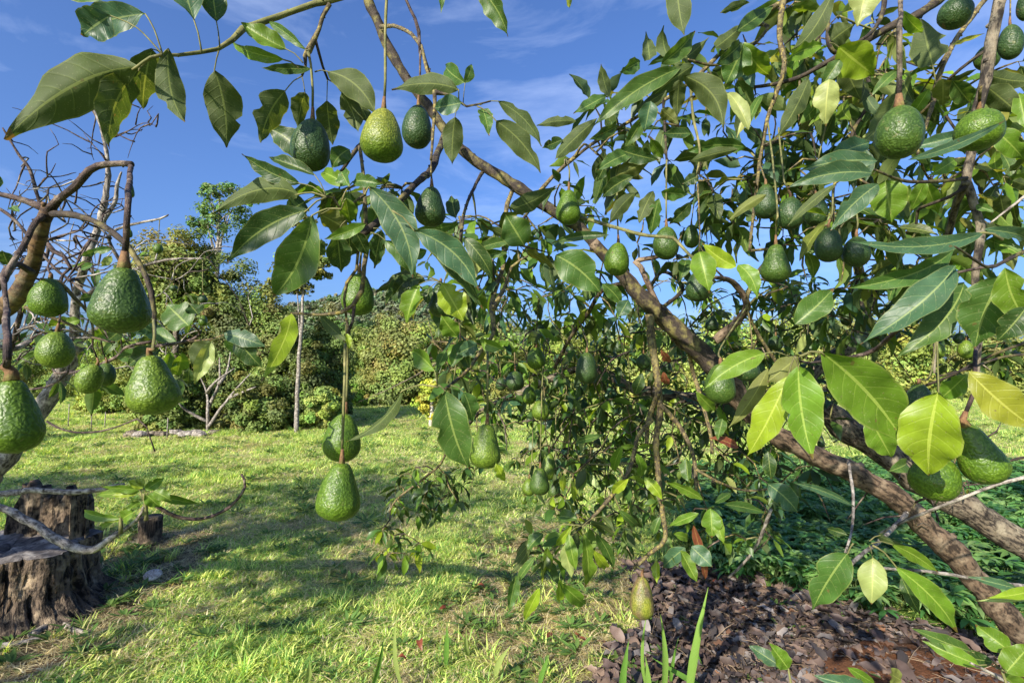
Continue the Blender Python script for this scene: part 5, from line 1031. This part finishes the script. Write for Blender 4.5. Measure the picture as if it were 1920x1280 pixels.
for k in range(34):
    c = P(random.uniform(180, 480), random.uniform(440, 660), random.uniform(1.8, 2.8)); lgrow(c, .004, .0015, random.choice((B_PALE, B_DARK)))
for k in range(34):
    c = P(random.triangular(-20, 430, 200), random.uniform(480, 720), random.uniform(2.0, 3.2)); dv = lgrow(c, .004, .0015, B_PALE); whorl(c, dv, random.randint(3, 5), .11, 'GGULLD', LLEAVES, .5)
LT.build('twigs', left, LEFT_BASE, kind='stuff')

def put_leaf(mb, e, hi):
    m = M_LEAF if (e['hero'] or hi) else M_LEAF_FAR
    nu, nv = (3, 16) if e['hero'] else ((2, 8) if hi else (1, 5))
    add_leaf(mb, e['B'], e['T'], e['w'], e['N'], e['c'], e['bend'], e['curl'], e['fold'], .34, nu, nv, m, e['notch'], None, e['twist'])
    if e['node'] is not None:
        L = (e['T'] - e['B']).length; r = max(.0009, L * .009); ax = (e['T'] - e['B']).normalized()
        mid = (e['node'] + e['B']) / 2 + ax * -.0 + Vector((0, 0, .12)) * (e['B'] - e['node']).length
        if hi or e['hero']: q, w = spline([e['node'], mid, e['B'], e['B'] + ax * L * .04], [r * 1.3, r, r, r * .6], .01); tube(mb, q, w, B_GREEN, 5, 0)
        else: tube(mb, [e['node'], e['B']], [r, r * .8], B_GREEN, 3, 0, False)
def size_in_view(e):
    c = (e['B'] + e['T']) / 2; x, y, d = pix(c)
    if d < .2 or not (-60 < x < 1980 and -60 < y < 1340): return 0
    return e['w'] * (e['T'] - e['B']).length / d / d
def emit(lst, tree, base, cap):
    lst.sort(key=size_in_view, reverse=True)
    for e in lst[:cap]: mb = MB(); put_leaf(mb, e, True); mb.build('leaf', tree, e['B'])
    if len(lst) > cap:
        mb = MB()
        for e in lst[cap:]: put_leaf(mb, e, size_in_view(e) > .0016)
        mb.build('foliage', tree, base, kind='stuff')
emit(LEAVES, main, MAIN_BASE, 300); emit(LLEAVES, left, LEFT_BASE, 300); emit(SL, shoot, shoot.location, 40)

# ---------------------------------------------------------------- the fruit, each one its own thing
FR = {'d': (.028, .058, .018), 'g': (.068, .125, .010), 'm': (.043, .082, .014), 'y': (.17, .185, .025), 'l': (.095, .15, .016), 'b': (.26, .21, .06)}
PT = [0, .015, .04, .09, .2, .35, .5, .63, .72, .82, .91, .965, 1]; PR = [0, .20, .33, .45, .585, .75, .895, .98, 1, .925, .715, .46, 0]
def fprof(t, pear):
    e = math.sqrt(max(0, 1 - (2 * t ** 1.12 - 1) ** 2)); k = min(1, max(0, (pear - 1) / .4))
    i = max(j for j in range(12) if PT[j] <= t or j == 0); a = (t - PT[i]) / (PT[i + 1] - PT[i]); m = lambda j: (PR[j + 1] - PR[j - 1]) / (PT[j + 1] - PT[j - 1]) if 0 < j < 12 else (14 if j == 0 else -14)
    h = PT[i + 1] - PT[i]; p = (2*a**3 - 3*a*a + 1) * PR[i] + (a**3 - 2*a*a + a) * h * m(i) + (3*a*a - 2*a**3) * PR[i + 1] + (a**3 - a*a) * h * m(i + 1)
    return e * (1 - k) + p * k
def fruit(cx, cy, w, h, kind, pear, ax, stem, label, d=None, group=None, capw=None, bark=None):
    w = w * math.cos(math.atan(abs(cx - 960) / FPX)) ** .9; d = d or .072 * FPX / w
    if w < 40 and d > 3.6: d = 3.6
    k = d / FPX; c = P(cx, cy, d)
    up = Vector((math.sin(R(ax)), math.sin(PITCH) * -0 , math.cos(R(ax)))).normalized()
    top = c + up * (h * k * .5)
    t = empty('avocado', top, label, 'avocado', group)
    S = up.cross(Vector((0, 1, 0))).normalized(); U = up.cross(S)
    big = w > 30; ns, nt = (40, 32) if big else (16, 14)
    V, F, UV, T = [], [], [], []; col = FR[kind]; R_ = w * k * .5; sd = random.uniform(0, 50)
    for i in range(nt + 1):
        tt = i / nt; f = fprof(tt, pear)
        for j in range(ns):
            a = 2 * math.pi * j / ns
            q = S * math.cos(a) + U * math.sin(a)
            rr = R_ * f * (1 + .05 * N3(q.x + sd, q.y, tt * 2, 1.6)) + (R_ * .012 * N3(q.x * 6 + sd, q.y * 6, tt * 8, 1.5) if big else 0)
            V.append(top - up * (tt * h * k) + q * rr + S * (R_ * .08 * math.sin(tt * 3)))
            UV.append((j / ns, tt))
            if kind == 'y': mixf = max(0, min(1, (tt - .35) * 1.7)); cc = tuple(FR['y'][z] * (1 - mixf) + FR['g'][z] * mixf for z in range(3))  # sunlit yellow put into the skin colour, fading to green below
            elif kind == 'b':
                mixf = max(0, min(1, .5 + 1.6 * N3(math.cos(a) * 1.2 + 3, math.sin(a) * 1.2, tt * 3, 1.3))); cc = tuple(FR['y'][z] * (1 - mixf) + (.14, .10, .06)[z] * mixf for z in range(3))
            else: lf = max(0, .25 - tt) * 1.4; cc = tuple(col[z] * (1 - lf) + FR['l'][z] * lf for z in range(3))
            T.append(cc)
    F = [(i * ns + j, i * ns + (j + 1) % ns, (i + 1) * ns + (j + 1) % ns, (i + 1) * ns + j) for i in range(nt) for j in range(ns)]
    mb = MB(); mb.add(V, F, UV, T, M_SKIN); mb.build('fruit_body', t, top)
    if stem:
        cw = capw or max(2.5, w * .12)
        pts = [top - up * (.02 * h * k)]; rs = [cw * k * .62]
        s0 = P(stem[0][0], stem[0][1], d) if len(stem[0]) < 3 else P(*stem[0])
        n1 = top + up * (h * k * .10); pts.append(n1); rs.append(cw * k * .42)
        mb = MB(); n2 = n1 + ((P(stem[0][0], stem[0][1], stem[0][2] if len(stem[0]) > 2 else d) - n1).normalized() * h * k * .14); q, r = spline([pts[0], n1, n2], [cw * k * .62, cw * k * .45, cw * k * .30], .006)
        tube(mb, q, r, B_CAP, 9, .15); mb.build('stalk_end', t, top)
        pp = [n2] + [P(s[0], s[1], s[2] if len(s) > 2 else d) for s in stem]; rr = [cw * k * .28] * (len(pp) - 1) + [cw * k * .34]
        q, r = spline(pp, rr, .015, .5); mb = MB(); tube(mb, q, r, bark or random.choice((B_GREEN, B_GREEN, B_LICH)), 7, .2); mb.build('stem', t, top)
        # the stem reaches the tree's own wood
    return t
F = fruit
F(585, 272, 76, 98, 'd', 1.12, 0, [(587, 170), (583, 120), (578, 98)], 'dark green avocado in front of two hanging leaves, left of the yellowish one', .9)
F(719, 254, 82, 100, 'y', 1.25, 0, [(722, 150), (723, 60), (727, -60)], 'large yellow topped bumpy avocado on a long straight stem against blue sky', .9)
F(784, 238, 57, 82, 'd', 1.12, 0, [(787, 150), (788, 95)], 'dark avocado just right of the yellow topped one, partly behind it', 1.2, bark=B_PURPLE)
F(809, 388, 57, 76, 'd', 1.3, 0, [(808, 310, 1.12), (810, 240, 1.12)], 'dark pear shaped avocado against the sky below the crossing branches', 1.1)
F(1067, 389, 47, 66, 'g', 1.35, 0, [(1067, 320), (1062, 300, 1.7), (1060, 308, 1.88)], 'small light green avocado hanging right in front of the dark leaning limb', 1.45)
F(1158, 486, 49, 63, 'g', 1.15, 3, [(1158, 400), (1157, 330, 1.5)], 'glossy green avocado with brown scar overlapping the leaning limb', 1.45)
F(1250, 456, 50, 63, 'm', 1.1, 0, [(1249, 390), (1250, 300, 1.4)], 'round avocado half shaded behind the thin yellow twig', 1.4)
F(1297, 443, 30, 46, 'm', 1.2, 0, [(1301, 380), (1305, 338, 1.5)], 'small avocado close beside the round one crossed by a yellow twig', 1.9)
F(1310, 537, 47, 58, 'd', 1.15, 0, [(1312, 440), (1308, 345, 1.5)], 'dark avocado partly covered by a broad light green leaf', 1.45)
F(1437, 378, 46, 66, 'd', 1.2, 0, [(1425, 310, 1.6)], 'leftmost dark avocado of the trio behind the pointed blue green leaf', 1.5)
F(1483, 400, 53, 62, 'd', 1.05, 0, [(1470, 340), (1460, 240, 1.6)], 'middle dark avocado of the trio behind the pointed blue green leaf', 1.35)
F(1531, 397, 47, 58, 'd', 1.05, 0, [(1525, 340), (1550, 230, 1.5)], 'rightmost dark avocado of the trio with a stripe of light', 1.5)
F(1456, 494, 58, 73, 'm', 1.4, 0, [(1455, 420), (1457, 380), (1440, 230, 1.6)], 'pear shaped avocado hanging alone under the dark trio against sky', 1.2)
F(1555, 459, 55, 66, 'd', 1.1, 0, [(1560, 400), (1562, 350, 1.5)], 'left dark avocado of the touching pair under the long leaves', 1.27)
F(1607, 472, 56, 58, 'd', 1.05, 0, [(1608, 420), (1600, 345, 1.5)], 'right dark avocado of the touching pair under the long leaves', 1.27)
F(1688, 248, 97, 99, 'm', 1.05, 0, [(1687, 130), (1686, 60), (1688, 20, .9), (1692, -60, 1.0)], 'very large round avocado on a thick stem near the upper right', .76, capw=17, bark=B_OLD)
F(1793, 24, 70, 58, 'd', 1.0, 0, [(1800, -60)], 'dark avocado with a bright sun patch cut by the top edge', 1.0)
F(1896, 79, 52, 66, 'd', 1.05, 0, [(1895, -40)], 'dark round avocado at the right edge beside the upright branch', 1.25)
F(1925, 12, 40, 56, 'd', 1.05, 0, None, 'avocado cut off by the upper right corner', 1.3)
F(1852, 108, 52, 46, 'm', 1.0, 0, [(1852, 60)], 'avocado mostly hidden behind the upright grey branch near the top', 1.4)
F(1838, 243, 100, 76, 'g', 1.0, 0, [(1838, 160, .95)], 'wide sunlit avocado behind the upright grey branch and long curved leaf', .98)
F(673, 552, 65, 80, 'g', 1.25, 0, [(676, 490), (680, 448)], 'bumpy green avocado behind the looping yellow twigs left of centre', 1.0)
F(826, 562, 42, 66, 'd', 1.3, 0, [(828, 525, 1.05)], 'avocado half hidden behind the bright yellow green leaf left of centre', 1.02)
F(230, 563, 120, 126, 'm', 1.38, 0, [(236, 450), (240, 380), (245, 312, .93)], 'biggest dark green avocado hanging at the left in front of bare branches', .6, bark=B_PURPLE, capw=20)
F(93, 558, 78, 74, 'g', 1.15, 0, [(90, 500, 1.2), (100, 475, 1.3)], 'shiny avocado half behind the orange ringed branch', 1.05, bark=B_PURPLE)
F(106, 656, 76, 70, 'l', 1.05, 0, [(112, 600), (112, 560, 1.3)], 'olive avocado hanging in front of the pale trunk, shaded on top', 1.0, bark=B_PURPLE)
F(170, 710, 54, 58, 'l', 1.05, 22, [(174, 650), (175, 630, 1.1)], 'tilted light green avocado, front one of the low left pair', 1.12, bark=B_PURPLE)
F(199, 702, 42, 44, 'm', 1.05, 0, [(193, 660), (190, 640, 1.12)], 'darker avocado, back one of the low left pair', 1.35, bark=B_PURPLE)
F(288, 721, 104, 113, 'l', 1.45, -10, [(286, 655), (290, 630), (289, 600, .88)], 'large light green pear shaped avocado above the sunny lawn at left', .7, capw=10)
F(28, 780, 118, 140, 'g', 1.4, -8, [(12, 690), (14, 640), (12, 580, .85)], 'large smooth green avocado cut off by the left edge', .6, capw=22, bark=B_PURPLE)
F(644, 820, 73, 91, 'g', 1.25, 3, [(650, 740), (652, 660), (650, 610, .93)], 'upper avocado of the vertical pair, partly covered by a curled leaf', .97)
F(638, 921, 85, 108, 'g', 1.42, 2, [(643, 820), (646, 720), (648, 645, .92)], 'lower shiny pear shaped avocado of the vertical pair over the lawn', .84)
F(912, 836, 60, 84, 'l', 1.45, 2, [(914, 760), (914, 680), (915, 640, 1.35)], 'light green avocado touching the big pale green leaf at centre', 1.15)
F(1101, 690, 41, 60, 'd', 1.15, 0, [(1100, 640, 1.8), (1085, 600, 2.2)], 'dark avocado hanging in the shaded heart under the leaning limb')
F(1352, 719, 60, 76, 'm', 1.2, 0, [(1352, 650, 1.4), (1400, 575, 1.7)], 'avocado below the tip of the limb, covered above by a light leaf', 1.2)
F(1402, 691, 50, 48, 'd', 1.1, 0, [(1410, 640, 1.6), (1402, 580, 1.7)], 'dark avocado just behind the light green leaf right of the limb', 1.4)
F(1006, 672, 34, 42, 'g', 1.1, 0, [(1006, 620, 2.2), (1010, 560, 2.2)], 'light green round avocado left of the shaded heart, behind a thin twig', 2.0)
F(1015, 768, 34, 40, 'l', 1.1, 0, [(1018, 700, 2.0), (1030, 620, 2.1)], 'pale green avocado crossed by a thin hanging stem', 2.0)
F(993, 741, 27, 35, 'g', 1.1, 0, [(995, 690, 2.4)], 'small shaded avocado upper left of the pale green one', 2.4)
F(966, 714, 36, 38, 'd', 1.1, 0, [(965, 660, 2.1)], 'dark avocado at the left side of the shaded heart', 2.1)
F(1074, 765, 17, 24, 'd', 1.2, 0, [(1074, 700, 3.2)], 'tiny dark avocado hanging alone in a gap below the dark one')
F(1091, 731, 15, 18, 'd', 1.1, 0, [(1091, 690, 3.4)], 'tiny dark avocado directly below the dark hanging one')
F(1179, 773, 25, 29, 'l', 1.05, 0, [(1180, 720, 2.4), (1178, 660, 2.4)], 'small light green avocado left of the lichen covered hanging branch', 2.4)
F(1207, 678, 27, 30, 'd', 1.05, 0, [(1207, 640, 2.2)], 'small dark avocado touching the hanging branch below the fork', 2.2)
F(1134, 722, 16, 22, 'd', 1.1, 0, [(1132, 690, 3.2)], 'small dark avocado beside the pale sunlit piece of the rear limb')
F(1013, 902, 38, 51, 'm', 1.35, 0, [(1013, 850, 1.9), (1016, 740, 1.9), (1020, 640, 2.1)], 'darkest and largest avocado of the low hanging bunch', 1.85)
F(1030, 874, 30, 52, 'l', 1.3, 0, [(1024, 820, 2.0), (1020, 720, 2.0)], 'avocado rising behind the largest one of the low bunch', 2.0)
F(1040, 916, 25, 33, 'm', 1.3, 0, [(1042, 870, 2.1), (1042, 760, 2.2)], 'small avocado at the right of the low hanging bunch', 2.1)
F(992, 913, 25, 33, 'l', 1.2, 0, [(997, 860, 2.1), (1000, 780, 2.2)], 'light green avocado at the left of the low hanging bunch', 2.1)
F(1099, 885, 21, 29, 'g', 1.4, 0, [(1097, 850, 2.6), (1100, 800, 2.7)], 'small pear shaped avocado right of the low bunch', 2.6)
F(1087, 930, 15, 19, 'l', 1.1, 0, [(1085, 890, 2.8), (1084, 850, 2.8)], 'tiny bright avocado beside the yellow leaves, right one', 2.8)
F(1053, 941, 16, 22, 'l', 1.2, 0, [(1053, 900, 2.8), (1050, 860, 2.8)], 'tiny bright avocado beside the yellow leaves, lower left one', 2.8)
F(983, 937, 11, 17, 'l', 1.1, 0, [(984, 900, 3.0)], 'tiny avocado dangling below the left of the low bunch')
F(1004, 936, 10, 14, 'l', 1.1, 0, [(1004, 905, 3.2)], 'tiniest avocado dangling under the middle of the low bunch')
F(850, 938, 17, 26, 'g', 1.3, 5, [(846, 910, 2.4)], 'small avocado on the thin shoot low over the lawn', 2.4)
F(1725, 755, 60, 72, 'd', 1.1, 0, [(1745, 700, 1.1), (1760, 600, 1.25)], 'dark avocado between the two biggest bright leaves', 1.0)
F(1837, 850, 98, 116, 'g', 1.4, -24, [(1824, 740), (1830, 660, .8), (1838, 640, 1.1)], 'large glossy tilted avocado behind the yellow leaf at right', .7, capw=14, bark=B_PURPLE)
F(1756, 896, 104, 84, 'g', 1.08, 18, [(1765, 790, .8), (1757, 700, .9)], 'large avocado below the yellow leaf, resting against the tilted one', .72)
F(1205, 1120, 47, 78, 'b', 1.3, 0, [(1206, 1068), (1195, 1062, 1.62)], 'lowest avocado, yellow with a grey brown patch, over the litter', 1.45)
F(1455, 643, 30, 28, 'd', 1.05, 0, [(1455, 600, 2.2)], 'small dark round avocado left of the upright folded leaf', 2.2)
F(1540, 831, 15, 19, 'd', 1.1, 0, [(1542, 800, 2.4)], 'small dark avocado between the two leaning limbs', 2.4)
F(1460, 885, 15, 22, 'd', 1.1, 0, [(1460, 850, 2.4)], 'small dark avocado below the leaning limb beside a red leaf', 2.4)
F(245, 358, 17, 27, 'g', 1.4, 0, [(243, 335, 2.5), (240, 320, 2.5)], 'tiny avocado hanging behind the arched stem at upper left', 2.5)
F(243, 438, 13, 16, 'g', 1.1, 0, [(243, 410, 2.5)], 'tiny round avocado behind the stem of the biggest avocado', 2.5)
F(297, 466, 20, 19, 'g', 1.0, 0, [(298, 430, 2.5), (299, 412, 2.5)], 'small round avocado hanging before the round topped tree', 2.5)
F(381, 561, 19, 16, 'd', 1.0, 0, [(380, 540, 2.5), (380, 488, 2.6)], 'dark upper one of the two tiny avocados before the left thicket', 2.5)
F(381, 601, 18, 21, 'g', 1.15, 0, [(380, 575, 2.5)], 'green lower one of the two tiny avocados before the left thicket', 2.5)
F(326, 540, 15, 12, 'd', 1.0, 0, [(326, 500, 2.5)], 'tiny dark avocado right of the biggest avocado', 2.5)
F(1759, 657, 30, 30, 'l', 1.05, 0, [(1758, 600, 1.6)], 'pale sunlit small avocado hanging left of the right edge bush', 1.9)
F(1812, 655, 34, 36, 'l', 1.05, 0, [(1815, 600, 1.6)], 'pale avocado behind the dark twig near the right edge', 1.7)
F(1800, 634, 26, 22, 'd', 1.05, 0, [(1800, 600, 1.6)], 'small dark avocado above the pale one near the right edge', 1.9)
F(1031, 510, 34, 42, 'd', 1.1, 0, [(1030, 470, 1.8)], 'dark avocado behind the large flat green leaf at centre', 1.75)
F(1013, 618, 19, 27, 'd', 1.15, 0, [(1012, 570, 2.4)], 'small dark avocado low between thin twigs right of centre', 2.4)
F(1335, 607, 25, 30, 'd', 1.15, 0, [(1335, 570, 2.3)], 'small dark avocado just above the fork of the leaning limb', 2.3)
F(1622, 340, 34, 24, 'd', 1.0, 0, [(1622, 300, 1.6)], 'dark avocado peeping between the blue green leaves at right', 1.7)
F(1588, 598, 24, 26, 'd', 1.05, 0, [(1588, 560, 2.2)], 'small dark avocado under the long drooping leaves', 2.2)
for (x, y, w), lab in zip([(1160, 650, 20), (1250, 690, 22), (1265, 860, 18), (1342, 905, 17), (1385, 850, 20), (1120, 830, 16), (1290, 790, 18), (1070, 660, 20), (940, 720, 20), (1480, 760, 20), (1230, 830, 14), (1415, 800, 20), (1000, 850, 14), (1060, 700, 18), (1325, 660, 22), (1420, 735, 22)], ['upper left of the two red leaves', 'just below the lower red leaf', 'between the lichen branch and its right fork, low', 'near the end of the right lichen fork', 'above the red brown curled leaf', 'under the pale rear limb, left part', 'inside the fork of the lichen branch', 'left of the dark hanging avocado', 'farthest left beside the thin hanging twig', 'where the two leaning limbs come close', 'touching the lichen branch halfway down', 'under the olive leaf tip', 'above the low hanging bunch', 'above the sunlit piece of rear limb', 'at the fork of the leaning limb', 'directly on the leaning limb behind light leaves']):
    F(x, y, w, w * 1.25, 'd', 1.15, 0, [(x + random.uniform(-4, 4), y - 45, .072 * FPX / max(w, 20))], 'small shaded avocado ' + lab, None, 'small avocados deep in the shaded crown')

# ---------------------------------------------------------------- neighbouring orchard trees left of and behind the camera; their shade lies on the lawn
def orchard_tree(x, y, r, zc, label, n=70):
    bg_tree('orchard_tree', label, 'tree', Vector((x, y, 0)), [((x, y, zc), (r, r, r * .7), int(n * .9), 60, .13, (.07, .12, .03), None, .2, .3, .25, -.4)], [Vector((x, y, -.1)), Vector((x + .1, y, zc * .5)), Vector((x, y, zc))], [.14, .12, .06], B_OLD, 'orchard trees outside the frame')
orchard_tree(-5.8, -.5, 2.1, 3.0, 'neighbouring orchard tree left of and behind the camera')
orchard_tree(-9.8, .9, 1.5, 3.1, 'neighbouring orchard tree left of the camera, second one along')
orchard_tree(-15.0, 5.0, 2.0, 3.0, 'neighbouring orchard tree off to the left, nearer one')
orchard_tree(-17.5, 7.0, 2.0, 3.2, 'neighbouring orchard tree off to the left, farther one')
